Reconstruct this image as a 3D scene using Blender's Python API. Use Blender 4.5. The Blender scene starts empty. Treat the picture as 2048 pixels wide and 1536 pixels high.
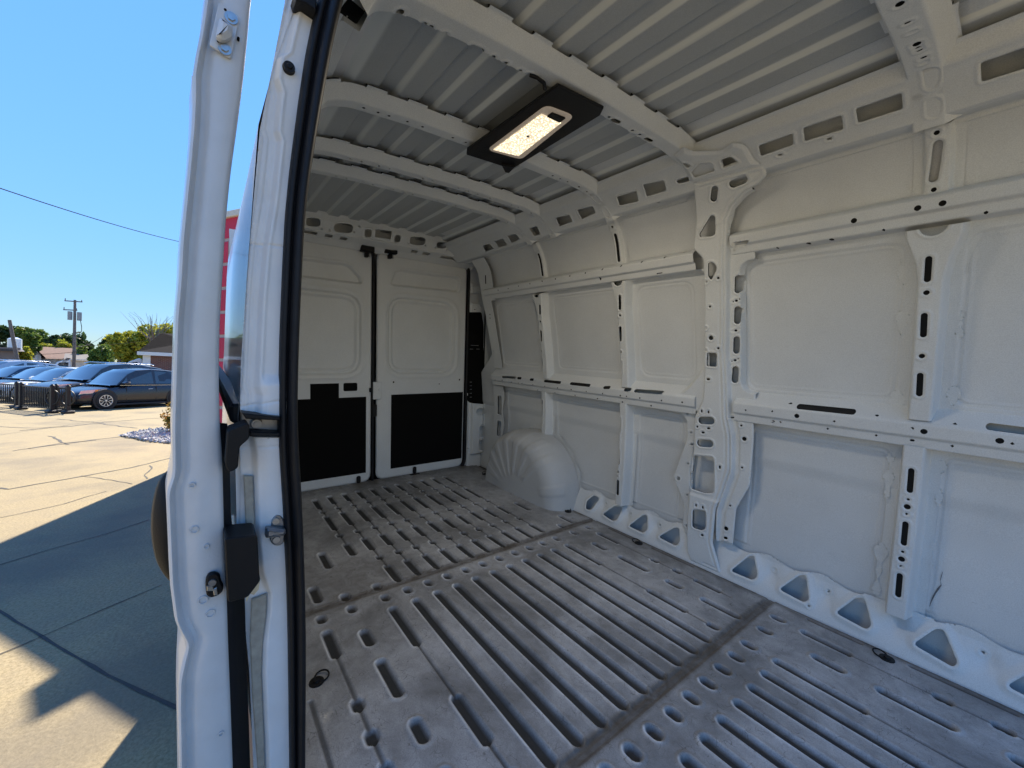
import bpy, math, random
import numpy as np
from mathutils import Vector, Matrix
random.seed(4); rng = np.random.default_rng(7)
sc = bpy.context.scene
C = sc.collection
# ---------------------------------------------------------------- camera calibration (photograph 2048 x 1536)
H = 1.08                                     # camera height above the cargo floor
CC = np.array([1024, 768.]); VX = np.array([399.6, 681.5]); VY = np.array([2100, 738.])
FPX = math.sqrt(-np.dot(VX-CC, VY-CC))
nrm = lambda v: v/np.linalg.norm(v)
dx = nrm(np.array([*(VX-CC), FPX])); dy = nrm(np.array([*(VY-CC), FPX])); dz = -np.cross(dx, dy)
R = np.array([dx, dy, dz])                    # camera (right, down, forward) -> van (rearwards, across, up)
up = R @ nrm(np.array([1661, -52265, -818.]))
WX = nrm(np.array([1, 0, 0])-up[0]*up); WY = np.cross(up, WX)
W = np.array([WX, WY, up])                    # van -> level world
CAM_H = 1.64
T = np.array([0, 0, CAM_H]) - W @ np.array([0, 0, H])
VAN = Matrix([[*W[i], T[i]] for i in range(3)] + [[0, 0, 0, 1]])
cd = bpy.data.cameras.new("camera"); cam = bpy.data.objects.new("camera", cd); C.objects.link(cam)
RW = W @ R
cam.matrix_world = Matrix([[RW[i][0], -RW[i][1], -RW[i][2], (0, 0, CAM_H)[i]] for i in range(3)] + [[0, 0, 0, 1]])
cd.sensor_width = 36; cd.lens = FPX/2048*36; cd.clip_start = .02; cd.clip_end = 3000
sc.camera = cam
# ---------------------------------------------------------------- sky, sun, exposure
SUN_EL = math.radians(42.36); SUN_AZ = math.atan2(.366, .93)     # direction towards the sun in the world's XY
SKYA = .79
wd = bpy.data.worlds.new("World"); sc.world = wd; wd.use_nodes = True
nt = wd.node_tree; bg = nt.nodes["Background"]
sky = nt.nodes.new("ShaderNodeTexSky"); sky.sky_type = 'NISHITA'; sky.sun_disc = False
sky.sun_elevation = SUN_EL; sky.sun_rotation = math.pi/2 - SUN_AZ
sky.air_density = .85; sky.dust_density = 0.; sky.ozone_density = 4.0; sky.altitude = 200
# the phone held the sky back: its bright part is rolled off by luminance, for view and for light alike
bw = nt.nodes.new("ShaderNodeRGBToBW"); nt.links.new(sky.outputs[0], bw.inputs[0])
ma = nt.nodes.new("ShaderNodeMath"); ma.operation = 'MULTIPLY_ADD'; ma.inputs[1].default_value = SKYA; ma.inputs[2].default_value = .79; nt.links.new(bw.outputs[0], ma.inputs[0])
dv = nt.nodes.new("ShaderNodeVectorMath"); dv.operation = 'DIVIDE'; nt.links.new(sky.outputs[0], dv.inputs[0])
cb_ = nt.nodes.new("ShaderNodeCombineXYZ"); [nt.links.new(ma.outputs[0], cb_.inputs[i]) for i in range(3)]; nt.links.new(cb_.outputs[0], dv.inputs[1])
hs = nt.nodes.new('ShaderNodeHueSaturation'); hs.inputs['Saturation'].default_value = 1.15; nt.links.new(dv.outputs[0], hs.inputs['Color']); nt.links.new(hs.outputs[0], bg.inputs[0]); bg.inputs[1].default_value = .15
sd = bpy.data.lights.new("sun", 'SUN'); sun = bpy.data.objects.new("sun", sd); C.objects.link(sun)
sd.energy = 2.55; sd.angle = math.radians(.53); sd.color = (1, .90, .74)
sdir = Vector((math.cos(SUN_AZ)*math.cos(SUN_EL), math.sin(SUN_AZ)*math.cos(SUN_EL), math.sin(SUN_EL)))
sun.rotation_euler = sdir.to_track_quat('Z', 'Y').to_euler()
sc.view_settings.view_transform = 'Standard'; sc.view_settings.look = 'None'
sc.view_settings.exposure = 2.28; sc.view_settings.gamma = 1
sc.cycles.max_bounces = 10; sc.cycles.diffuse_bounces = 7; sc.cycles.glossy_bounces = 4
sc.cycles.use_denoising = True
sc.cycles.sample_clamp_indirect = 6
# ---------------------------------------------------------------- photograph rays
def ray(u, v): return R @ np.array([u-CC[0], v-CC[1], FPX])
def pl(u, v, ax, val):
    o = np.array([0, 0, H]); d = ray(u, v); return o + d*(val-o[ax])/d[ax]
def gp(u, v, z=0.):                           # level-world point at height z
    d = W @ ray(u, v); t = (z-CAM_H)/d[2]; return np.array([t*d[0], t*d[1], z])
def at(u, v, dist):                           # level-world point at a horizontal distance
    d = W @ ray(u, v); t = dist/math.hypot(d[0], d[1]); return np.array([0, 0, CAM_H])+t*d
def crop(x0, y0, k): return lambda x, y: (x0+k*x, y0+k*y)
c1 = crop(940, 480, .27344); c2 = crop(940, 780, .29297); c3 = crop(1250, 180, .28653); c4 = crop(1600, 0, .32558)
c5 = crop(1400, 400, .32546); c6 = crop(1400, 800, .3906); c7 = crop(600, 900, .41395); c8 = crop(1200, 1100, .41406)
c9 = crop(1000, 0, .51172); ca = crop(620, 0, .3418); cb = crop(600, 180, .3418); cr = crop(600, 380, .40359)
ci = lambda x, y: (x, y)
# ---------------------------------------------------------------- body profile (a hoop: right floor edge, roof, left floor edge)
A = np.array([(2.05, -.1), (2.05, 0), (2.055, .25), (2.06, .45), (2.055, .66), (2.02, 1.0), (1.985, 1.2), (1.945, 1.4), (1.915, 1.5), (1.86, 1.72), (1.76, 1.84), (1.66, 1.9), (1.53, 1.92), (1.1, 1.925)])
L_ = [(.65, 1.915), (.42, 1.90), (.34, 1.87), (.305, 1.80), (.31, 1.72)]+[(2.2-a, b) for a, b in A[::-1][5:]]
A = np.r_[A, np.array(L_)]
_s = np.r_[0, np.cumsum(np.hypot(*np.diff(A, axis=0).T))]
SS = np.arange(0, _s[-1], .002); YY = np.interp(SS, _s, A[:, 0]); ZZ = np.interp(SS, _s, A[:, 1])
_k = np.exp(-.5*(np.arange(-30, 31)/10)**2); _k /= _k.sum()
def smo(a): return np.convolve(np.pad(a, 30, mode='reflect', reflect_type='odd'), _k, 'valid')
YY = smo(YY); ZZ = smo(ZZ); TY = np.gradient(YY); TZ = np.gradient(ZZ); _l = np.hypot(TY, TZ)
NY = smo(TZ/_l); NZ = smo(-TY/_l); SS = SS-.1; SEND = SS[-1]
_n = len(ZZ)//2
def sz(z): return float(np.interp(z, ZZ[:_n], SS[:_n]))
def szl(z): return float(np.interp(-z, -ZZ[_n+200:], SS[_n+200:]))
def sy(y): return float(np.interp(-y, -YY[400:-400], SS[400:-400]))
def wp(u, v, D=0.):
    r = ray(u, v); py = YY-NY*D; pz = ZZ-NZ*D-H
    g = py*r[2]-pz*r[1]; t = (py*r[1]+pz*r[2])/(r[1]**2+r[2]**2)
    i = np.where((g[:-1]*g[1:] <= 0) & (t[:-1] > 0))[0]
    i = i[np.argmax(t[i])] if len(i) else 0
    w = g[i]/(g[i]-g[i+1]+1e-12)
    return float((t[i]+(t[i+1]-t[i])*w)*r[0]), float(SS[i]+.002*w)
def wall_map(X, S, D):
    n0 = np.interp(S, SS, NY); n1 = np.interp(S, SS, NZ)
    return X, np.interp(S, SS, YY)-n0*D, np.interp(S, SS, ZZ)-n1*D
# ---------------------------------------------------------------- materials
def mat(name, col, rough=.5, metal=0., noise=0., nscale=30., bump=0., bscale=200., spec=.5, emis=None, coat=0.):
    m = bpy.data.materials.new(name); m.use_nodes = True; n = m.node_tree.nodes; l = m.node_tree.links; b = n["Principled BSDF"]
    b.inputs["Base Color"].default_value = (*col, 1); b.inputs["Roughness"].default_value = rough
    b.inputs["Metallic"].default_value = metal; b.inputs["Specular IOR Level"].default_value = spec
    b.inputs["Coat Weight"].default_value = coat; b.inputs["Coat Roughness"].default_value = .03
    tc = n.new("ShaderNodeTexCoord")
    if noise:
        t = n.new("ShaderNodeTexNoise"); t.inputs["Scale"].default_value = nscale; t.inputs["Detail"].default_value = 6
        l.new(tc.outputs["Object"], t.inputs["Vector"])
        r = n.new("ShaderNodeMapRange"); r.inputs[1].default_value = .3; r.inputs[2].default_value = .7
        r.inputs[3].default_value = 1-noise; r.inputs[4].default_value = 1+noise*.6; l.new(t.outputs[0], r.inputs[0])
        x = n.new("ShaderNodeMix"); x.data_type = 'RGBA'; x.blend_type = 'MULTIPLY'; x.inputs[0].default_value = 1
        x.inputs[6].default_value = (*col, 1); l.new(r.outputs[0], x.inputs[7]); l.new(x.outputs[2], b.inputs["Base Color"])
    if bump:
        t = n.new("ShaderNodeTexNoise"); t.inputs["Scale"].default_value = bscale; t.inputs["Detail"].default_value = 3
        l.new(tc.outputs["Object"], t.inputs["Vector"])
        bp = n.new("ShaderNodeBump"); bp.inputs["Strength"].default_value = bump; bp.inputs["Distance"].default_value = .002
        l.new(t.outputs[0], bp.inputs["Height"]); l.new(bp.outputs[0], b.inputs["Normal"])
    if emis: b.inputs["Emission Color"].default_value = (*emis[:3], 1); b.inputs["Emission Strength"].default_value = emis[3]
    return m
def ramp(nt_, fac, stops):
    r = nt_.nodes.new("ShaderNodeValToRGB"); e = r.color_ramp.elements
    while len(e) < len(stops): e.new(.5)
    for q, (p, c) in zip(e, stops): q.position = p; q.color = (*c, 1)
    nt_.links.new(fac, r.inputs[0]); return r.outputs[0]
def noise(nt_, vec, scale, detail=6, rough=.55, dist=0.):
    t = nt_.nodes.new("ShaderNodeTexNoise"); t.inputs["Scale"].default_value = scale; t.inputs["Detail"].default_value = detail
    t.inputs["Roughness"].default_value = rough; t.inputs["Distortion"].default_value = dist
    if vec is not None: nt_.links.new(vec, t.inputs["Vector"])
    return t.outputs[0]
def mixc(nt_, f, a, b, blend='MIX'):
    x = nt_.nodes.new("ShaderNodeMix"); x.data_type = 'RGBA'; x.blend_type = blend
    for i, q in ((0, f), (6, a), (7, b)):
        if isinstance(q, (int, float)): x.inputs[i].default_value = q
        elif isinstance(q, tuple): x.inputs[i].default_value = (*q, 1)
        else: nt_.links.new(q, x.inputs[i])
    return x.outputs[2]
def mth(nt_, op, a, b=0.):
    x = nt_.nodes.new("ShaderNodeMath"); x.operation = op
    for i, q in ((0, a), (1, b)):
        if isinstance(q, (int, float)): x.inputs[i].default_value = q
        else: nt_.links.new(q, x.inputs[i])
    return x.outputs[0]
def setbump(m, h, s, d):
    bp = m.node_tree.nodes.new("ShaderNodeBump"); bp.inputs["Strength"].default_value = s; bp.inputs["Distance"].default_value = d
    m.node_tree.links.new(h, bp.inputs["Height"]); m.node_tree.links.new(bp.outputs[0], m.node_tree.nodes["Principled BSDF"].inputs["Normal"])
# thin grey factory paint of the cargo bay: mottled overspray and a few scuffs
def paint_inner(name, col, scuff=.35):
    m = mat(name, col, .48, spec=.4); t = m.node_tree; b = t.nodes["Principled BSDF"]
    co = t.nodes.new("ShaderNodeTexCoord").outputs["Object"]
    g = noise(t, co, 380, 2, .7); big = noise(t, co, 3.2, 5, .6)
    c = mixc(t, ramp(t, g, [(.35, (0, 0, 0)), (.65, (1, 1, 1))]), tuple(x*.9 for x in col), tuple(min(1, x*1.07) for x in col))
    c = mixc(t, ramp(t, big, [(.35, (.93,)*3), (.65, (1, 1, 1))]), (0, 0, 0), c)
    mp = t.nodes.new("ShaderNodeMapping"); mp.inputs["Scale"].default_value = (5, 5, 22); t.links.new(co, mp.inputs[0])
    sc_ = noise(t, mp.outputs[0], 2.2, 8, .75, .6)
    c = mixc(t, mth(t, 'MULTIPLY', ramp(t, sc_, [(.66, (0, 0, 0)), (.76, (1, 1, 1))]), scuff), c, (.23, .22, .2))
    t.links.new(c, b.inputs["Base Color"]); setbump(m, g, .35, .0012)
    t.links.new(ramp(t, big, [(.3, (.4,)*3), (.7, (.56,)*3)]), b.inputs["Roughness"])
    return m
M = {}
M['inner'] = paint_inner('white_factory_paint', (.69, .71, .71))
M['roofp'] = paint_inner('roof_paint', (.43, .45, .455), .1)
def rib_tone(m, tone):                         # rib flanks painted lighter, standing in for the light they catch
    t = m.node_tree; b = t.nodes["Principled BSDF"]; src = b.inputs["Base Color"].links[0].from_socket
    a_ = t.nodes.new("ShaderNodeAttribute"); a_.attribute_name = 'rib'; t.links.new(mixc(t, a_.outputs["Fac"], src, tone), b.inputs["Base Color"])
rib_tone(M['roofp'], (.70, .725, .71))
M['skin'] = paint_inner('panel_paint', (.67, .69, .695), .75)
M['arch'] = paint_inner('dusty_arch_paint', (.52, .53, .53), 1.)
M['jamb'] = mat('white_jamb_paint', (.72, .73, .74), .35, noise=.06, nscale=14, bump=.2, bscale=160)
M['white'] = mat('white_gloss_paint', (.74, .75, .76), .12, coat=1.)
M['doorw'] = mat('white_door_paint', (.60, .62, .64), .32, noise=.05, nscale=20, bump=.25, bscale=170, coat=.3)
M['rubber'] = mat('black_rubber', (.010, .010, .012), .55, spec=.3, noise=.2, nscale=40)
M['plastic'] = mat('black_plastic', (.008, .008, .009), .5, bump=.3, bscale=500, spec=.25)
M['cavity'] = mat('cavity_shade', (.02, .02, .02), .8, spec=.2)  # near-black colour for the shade behind small holes
M['dark_backing'] = mat('black_liner', (.006, .006, .006), .9, spec=.1)
M['mastic'] = mat('beige_sealer', (.34, .32, .27), .6, noise=.2, nscale=60, bump=.5, bscale=120)
M['steel'] = mat('zinc_steel', (.5, .5, .5), .35, metal=1., noise=.15, nscale=60)
M['hinge'] = mat('grey_steel', (.3, .3, .31), .45, metal=.8, noise=.2, nscale=60)
M['tape'] = mat('cream_tape', (.62, .55, .4), .6, noise=.2, nscale=60)
def floor_mat():
    m = mat('worn_floor_paint', (.36, .36, .35), .45, spec=.6); t = m.node_tree; b = t.nodes["Principled BSDF"]
    co = t.nodes.new("ShaderNodeTexCoord").outputs["Object"]
    at_ = t.nodes.new("ShaderNodeAttribute"); at_.attribute_name = 'groove'
    at2 = t.nodes.new("ShaderNodeAttribute"); at2.attribute_name = 'grime'
    big = noise(t, co, 2.3, 7, .65, .4); mid = noise(t, co, 14, 7, .7, .8); fine = noise(t, co, 260, 3, .7)
    c = mixc(t, ramp(t, fine, [(.35, (0, 0, 0)), (.65, (1, 1, 1))]), (.36, .365, .375), (.51, .515, .525))
    c = mixc(t, mth(t, 'MULTIPLY', ramp(t, mid, [(.42, (0, 0, 0)), (.66, (1, 1, 1))]), .42), c, (.17, .17, .168))
    c = mixc(t, mth(t, 'MULTIPLY', ramp(t, big, [(.40, (0, 0, 0)), (.62, (1, 1, 1))]), .75), c, (.12, .12, .118))
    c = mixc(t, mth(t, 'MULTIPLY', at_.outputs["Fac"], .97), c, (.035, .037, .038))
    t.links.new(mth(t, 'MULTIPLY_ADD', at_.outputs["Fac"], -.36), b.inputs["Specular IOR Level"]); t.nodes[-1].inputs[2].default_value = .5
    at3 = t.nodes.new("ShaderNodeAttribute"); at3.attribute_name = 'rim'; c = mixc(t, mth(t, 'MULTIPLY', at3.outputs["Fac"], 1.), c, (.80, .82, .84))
    c = mixc(t, mth(t, 'MULTIPLY', at2.outputs["Fac"], mth(t, 'ADD', mth(t, 'MULTIPLY', mid, 1.3), .1)), c, (.07, .055, .04))
    # fine curly scratches
    vo = t.nodes.new("ShaderNodeTexVoronoi"); vo.feature = 'DISTANCE_TO_EDGE'; vo.inputs["Scale"].default_value = 34
    mp = t.nodes.new("ShaderNodeMapping"); t.links.new(co, mp.inputs[0])
    wv = t.nodes.new("ShaderNodeTexNoise"); wv.inputs["Scale"].default_value = 9; t.links.new(co, wv.inputs[0])
    ad = t.nodes.new("ShaderNodeVectorMath"); ad.operation = 'MULTIPLY_ADD'; ad.inputs[1].default_value = (.25,)*3
    t.links.new(wv.outputs[1], ad.inputs[0]); t.links.new(mp.outputs[0], ad.inputs[2]); t.links.new(ad.outputs[0], vo.inputs["Vector"])
    gate = ramp(t, noise(t, co, 22, 3, .6), [(.5, (0, 0, 0)), (.6, (1, 1, 1))])
    cr_ = ramp(t, vo.outputs[0], [(0, (1, 1, 1)), (.035, (0, 0, 0))])
    c = mixc(t, mth(t, 'MULTIPLY', mth(t, 'MULTIPLY', cr_, gate), .75), c, (.07, .065, .06))
    t.links.new(c, b.inputs["Base Color"]); setbump(m, mth(t, 'ADD', fine, mid), .3, .0015)
    t.links.new(ramp(t, mid, [(.3, (.34,)*3), (.7, (.58,)*3)]), b.inputs["Roughness"])
    return m
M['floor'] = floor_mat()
# ---------------------------------------------------------------- object helpers
def empty(name, loc=(0, 0, 0), rz=0, label=None, cat=None, group=None):
    o = bpy.data.objects.new(name, None); C.objects.link(o); o.location = loc; o.rotation_euler = (0, 0, rz)
    o.empty_display_size = .1
    tag(o, label, cat, group); return o
def tag(o, label=None, cat=None, group=None, kind=None):
    if label: o['label'] = label
    if cat: o['category'] = cat
    if group: o['group'] = group
    if kind: o['kind'] = kind
    return o
def mesh_obj(name, V, F, m, parent=None, smooth=False, attr=None):
    use = sorted({int(i) for f in F for i in f}); mp_ = {a: b for b, a in enumerate(use)}; V = [V[i] for i in use]; F = [[mp_[int(i)] for i in f] for f in F]
    me = bpy.data.meshes.new(name); me.from_pydata([tuple(map(float, v)) for v in V], [], [tuple(map(int, f)) for f in F])
    if m: me.materials.append(m)
    o = bpy.data.objects.new(name, me); C.objects.link(o); o.parent = parent
    if smooth: me.shade_smooth()
    me.update(); return o
class MB:
    def __init__(s): s.v = []; s.f = []
    def add(s, V, F):
        n = len(s.v); s.v += [tuple(map(float, v)) for v in V]; s.f += [tuple(i+n for i in f) for f in F]; return s
    def box(s, a, b, ch=0.):                 # axis box with chamfered edges
        (x0, y0, z0), (x1, y1, z1) = a, b
        if not ch:
            return s.add([(x0, y0, z0), (x1, y0, z0), (x1, y1, z0), (x0, y1, z0), (x0, y0, z1), (x1, y0, z1), (x1, y1, z1), (x0, y1, z1)],
                  [(0, 3, 2, 1), (4, 5, 6, 7), (0, 1, 5, 4), (1, 2, 6, 5), (2, 3, 7, 6), (3, 0, 4, 7)])
        return s.prism([(x0+ch, y0), (x1-ch, y0), (x1, y0+ch), (x1, y1-ch), (x1-ch, y1), (x0+ch, y1), (x0, y1-ch), (x0, y0+ch)], z0, z1, ch=ch)
    def prism(s, pts, z0, z1, ch=0., f=lambda x, y, z: (x, y, z)):
        n = len(pts); cx = sum(p[0] for p in pts)/n; cy = sum(p[1] for p in pts)/n
        def ring(z, k):
            out = []
            for i in range(n):
                a, b, c = pts[i-1], pts[i], pts[(i+1) % n]
                if k:
                    e1 = np.array([b[0]-a[0], b[1]-a[1]]); e2 = np.array([c[0]-b[0], c[1]-b[1]])
                    n1 = np.array([-e1[1], e1[0]])/(np.hypot(*e1)+1e-9); n2 = np.array([-e2[1], e2[0]])/(np.hypot(*e2)+1e-9)
                    q = (n1+n2); q = q/max(.3, np.hypot(*q)**2/2)
                    ar = sum(pts[j-1][0]*pts[j][1]-pts[j][0]*pts[j-1][1] for j in range(n))
                    sg = 1 if ar > 0 else -1
                    out.append(f(b[0]+q[0]*k*sg, b[1]+q[1]*k*sg, z))
                else: out.append(f(b[0], b[1], z))
            return out
        R_ = [ring(z0, 0), ring(z1, 0)] if not ch else [ring(z0, ch), ring(z0+ch, 0), ring(z1-ch, 0), ring(z1, ch)]
        V = sum(R_, []); F = [tuple(range(n))[::-1], tuple(range((len(R_)-1)*n, len(R_)*n))]
        for k in range(len(R_)-1):
            for i in range(n): F.append((k*n+i, k*n+(i+1) % n, (k+1)*n+(i+1) % n, (k+1)*n+i))
        return s.add(V, F)
    def cyl(s, a, b, r0, r1=None, n=16, caps=True):
        r1 = r0 if r1 is None else r1; a = Vector(a); b = Vector(b); d = (b-a).normalized(); u = d.orthogonal().normalized(); w = d.cross(u)
        V = []; F = []
        for p, r in ((a, r0), (b, r1)):
            for i in range(n):
                t = 2*math.pi*i/n; V.append(p+u*(r*math.cos(t))+w*(r*math.sin(t)))
        for i in range(n): F.append((i, (i+1) % n, n+(i+1) % n, n+i))
        if caps: F += [tuple(range(n))[::-1], tuple(range(n, 2*n))]
        return s.add(V, F)
    def tube(s, pts, r, n=8):
        pts = [Vector(p) for p in pts]; V = []; F = []; u = None
        for k, p in enumerate(pts):
            d = (pts[min(k+1, len(pts)-1)]-pts[max(k-1, 0)]).normalized()
            u = d.orthogonal().normalized() if u is None else (u-d*u.dot(d)).normalized(); w = d.cross(u)
            rr = r[k] if isinstance(r, (list, tuple)) else r
            for i in range(n):
                t = 2*math.pi*i/n; V.append(p+u*(rr*math.cos(t))+w*(rr*math.sin(t)))
        for k in range(len(pts)-1):
            for i in range(n): F.append((k*n+i, k*n+(i+1) % n, (k+1)*n+(i+1) % n, (k+1)*n+i))
        F += [tuple(range(n))[::-1], tuple(range(len(V)-n, len(V)))]
        return s.add(V, F)
    def ring(s, c, ax, R0, r, n=20, m=8):
        c = Vector(c); ax = Vector(ax).normalized(); u = ax.orthogonal().normalized(); w = ax.cross(u); V = []; F = []
        for i in range(n):
            t = 2*math.pi*i/n; d = u*math.cos(t)+w*math.sin(t)
            for j in range(m):
                q = 2*math.pi*j/m; V.append(c+d*(R0+r*math.cos(q))+ax*(r*math.sin(q)))
        for i in range(n):
            for j in range(m): F.append((i*m+j, ((i+1) % n)*m+j, ((i+1) % n)*m+(j+1) % m, i*m+(j+1) % m))
        return s.add(V, F)
    def build(s, name, m, parent=None, smooth=None, M4=None):
        if M4 is not None: s.v = [tuple(M4 @ Vector(v)) for v in s.v]
        o = mesh_obj(name, s.v, s.f, m, parent)
        if smooth is not None:
            o.data.shade_smooth()
            try: o.data.set_sharp_from_angle(angle=math.radians(smooth))
            except Exception: pass
        return o
# ---------------------------------------------------------------- pressed sheet metal: grids cut by signed distances and displaced in depth
def sdp(P, U, V):                             # inside-positive distance to a polygon
    P = np.asarray(P, float); d = np.full(U.shape, 1e9); c = np.zeros(U.shape, bool)
    for i in range(len(P)):
        a = P[i]; b = P[(i+1) % len(P)]; e = b-a; wx = U-a[0]; wy = V-a[1]
        h = np.clip((wx*e[0]+wy*e[1])/(e@e+1e-12), 0, 1)
        d = np.minimum(d, (wx-e[0]*h)**2+(wy-e[1]*h)**2)
        if a[1] != b[1]: c ^= ((a[1] > V) != (b[1] > V)) & (U < (b[0]-a[0])*(V-a[1])/(b[1]-a[1])+a[0])
    return np.where(c, 1, -1)*np.sqrt(d)
def rnd(P, r, k=4):
    P = [np.array(p, float) for p in P]; out = []; n = len(P)
    for i in range(n):
        a, b, c = P[i-1], P[i], P[(i+1) % n]; la = np.linalg.norm(a-b); lc = np.linalg.norm(c-b); q = min(r, la*.48, lc*.48)
        p0 = b+(a-b)/la*q; p1 = b+(c-b)/lc*q
        for j in range(k+1):
            t = j/k; out.append((1-t)**2*p0+2*t*(1-t)*b+t*t*p1)
    return out
def sdc(a, b, r, U, V):
    ax, ay = a; bx, by = b; ex, ey = bx-ax, by-ay
    h = np.clip(((U-ax)*ex+(V-ay)*ey)/(ex*ex+ey*ey+1e-12), 0, 1)
    return r-np.hypot(U-ax-ex*h, V-ay-ey*h)
class Shape:                                  # lazily evaluated, clipped to its own surroundings
    def __init__(s, fn, bb): s.fn = fn; s.bb = bb
def shp(P, r=0.): 
    P = rnd(P, r) if r else [np.array(p, float) for p in P]; a = np.array(P)
    return Shape(lambda U, V: sdp(P, U, V), (*a.min(0), *a.max(0)))
def cap(a, b, r): return Shape(lambda U, V: sdc(a, b, r, U, V), (min(a[0], b[0])-r, min(a[1], b[1])-r, max(a[0], b[0])+r, max(a[1], b[1])+r))
def dot(a, r): return cap(a, (a[0]+1e-4, a[1]), r)
def union(shapes, U, V, mg=.03):
    out = np.full(U.shape, -1.); us = U[:, 0]; vs = V[0]
    for s in shapes:
        b = s.bb; i0, i1 = np.searchsorted(us, [b[0]-mg, b[2]+mg]); j0, j1 = np.searchsorted(vs, [b[1]-mg, b[3]+mg])
        if i1 <= i0 or j1 <= j0: continue
        sl = (slice(i0, i1), slice(j0, j1)); out[sl] = np.maximum(out[sl], s.fn(U[sl], V[sl]))
    return out
def sst(x, a, b):
    t = np.clip((x-a)/(b-a), 0, 1); return t*t*(3-2*t)
def lin(x, pts):
    xs, ys = zip(*pts); return np.interp(x, xs, ys)
def sheet(name, box, step, keep, depth, mp, m, parent, holes=(), rim=0., attrs=None, hmg=.03, dark_backing=False):
    u0, u1, v0, v1 = box; nu = max(2, int((u1-u0)/step)+1); nv = max(2, int((v1-v0)/step)+1)
    U, V = np.meshgrid(np.linspace(u0, u1, nu), np.linspace(v0, v1, nv), indexing='ij')
    def K(U, V, full=False):
        k = keep(U, V) if keep else np.full(U.shape, 1.)
        return k
    hm = union(holes, U, V, hmg) if holes else np.full(U.shape, -1.)
    k = np.minimum(K(U, V), -hm)
    hu = (u1-u0)/(nu-1); hv = (v1-v0)/(nv-1)
    gu, gv = np.gradient(k, hu, hv); g2 = gu**2+gv**2+1e-9
    near = (np.abs(k) < .62*max(hu, hv)) & (g2 > .2)
    mv = np.where(near, -k/g2, 0); U = U+np.clip(mv*gu, -hu, hu); V = V+np.clip(mv*gv, -hv, hv)
    k = np.where(near, 0, k)
    D = depth(U, V)
    if holes and rim: D = D+rim*np.exp(-((hm+.007)/.0035)**2)
    ok = k >= -1e-9
    x, y, z = mp(U, V, D)
    idx = np.arange(nu*nv).reshape(nu, nv)
    a, b, c, d = idx[:-1, :-1], idx[1:, :-1], idx[1:, 1:], idx[:-1, 1:]
    oa, ob, oc, od = ok[:-1, :-1], ok[1:, :-1], ok[1:, 1:], ok[:-1, 1:]
    cnt = oa.astype(int)+ob+oc+od; q = cnt == 4
    quads = np.stack([a[q], b[q], c[q], d[q]], -1)
    tris = []
    for miss, (p, r_, s_) in (((~oa), (b, c, d)), ((~ob), (a, c, d)), ((~oc), (a, b, d)), ((~od), (a, b, c))):
        w = (cnt == 3) & miss; tris.append(np.stack([p[w], r_[w], s_[w]], -1))
    tris = np.concatenate(tris)
    used = np.zeros(nu*nv, bool); used[quads.ravel()] = True; used[tris.ravel()] = True
    if not used.any(): print('EMPTY', name); return None
    rem = np.cumsum(used)-1; co = np.stack([np.broadcast_to(x, U.shape).ravel(), np.broadcast_to(y, U.shape).ravel(), np.broadcast_to(z, U.shape).ravel()], -1)[used]
    me = bpy.data.meshes.new(name); nl = quads.size+tris.size; nq, nt_ = len(quads), len(tris)
    me.vertices.add(len(co)); me.vertices.foreach_set('co', co.ravel().astype(np.float32))
    me.loops.add(nl); me.loops.foreach_set('vertex_index', rem[np.r_[quads.ravel(), tris.ravel()]].astype(np.int32))
    me.polygons.add(nq+nt_); me.polygons.foreach_set('loop_start', np.r_[np.arange(nq)*4, nq*4+np.arange(nt_)*3].astype(np.int32))
    me.polygons.foreach_set('loop_total', np.r_[np.full(nq, 4), np.full(nt_, 3)].astype(np.int32))
    me.update(calc_edges=True); me.validate(); me.shade_smooth()
    if attrs:
        for an, fn in attrs.items():
            at_ = me.attributes.new(an, 'FLOAT', 'POINT'); at_.data.foreach_set('value', fn(U, V).ravel()[used].astype(np.float32))
    me.materials.append(m); o = bpy.data.objects.new(name, me); C.objects.link(o); o.parent = parent
    if dark_backing:                                  # dark sheet added behind small holes, standing in for the shade inside
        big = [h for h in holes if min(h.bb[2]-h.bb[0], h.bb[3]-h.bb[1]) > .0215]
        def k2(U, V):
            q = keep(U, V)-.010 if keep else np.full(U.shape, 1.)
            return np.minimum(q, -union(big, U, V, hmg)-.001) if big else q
        sheet('hole_shade_sheet', box, step*1.5, k2, lambda U, V: depth(U, V)-.010, mp, M['cavity'], o if parent is not None else None)
    return o
def wpts(f, L, D=0.): return [wp(*f(*p), D) for p in L]
def wdots(f, L, r, D=0.): return [dot(wp(*f(*p), D), r) for p in L]
def wslot(f, a, b, r, D=0.): return cap(wp(*f(*a), D), wp(*f(*b), D), r)
def wpoly(f, L, r=.01, D=0.): return shp(wpts(f, L, D), r)
def lump(U, V, s=1., seed=0):                 # cheap smooth noise
    r = np.random.default_rng(seed); o = 0*U
    for k in range(7):
        a, b, p, q = r.uniform(-60, 60)*s, r.uniform(-60, 60)*s, *r.uniform(0, 6, 2); o = o+np.sin(a*U+b*V+p+1.5*np.sin(.4*b*U-.3*a*V+q))
    return o/4
exec_parts = []
# ================================================================ THE VAN
van = empty("cargo_van", label="white cargo van seen through its open sliding door into the empty metal load bay", cat="van")
van.matrix_world = VAN
X0, X1 = -.48, 3.24
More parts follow.
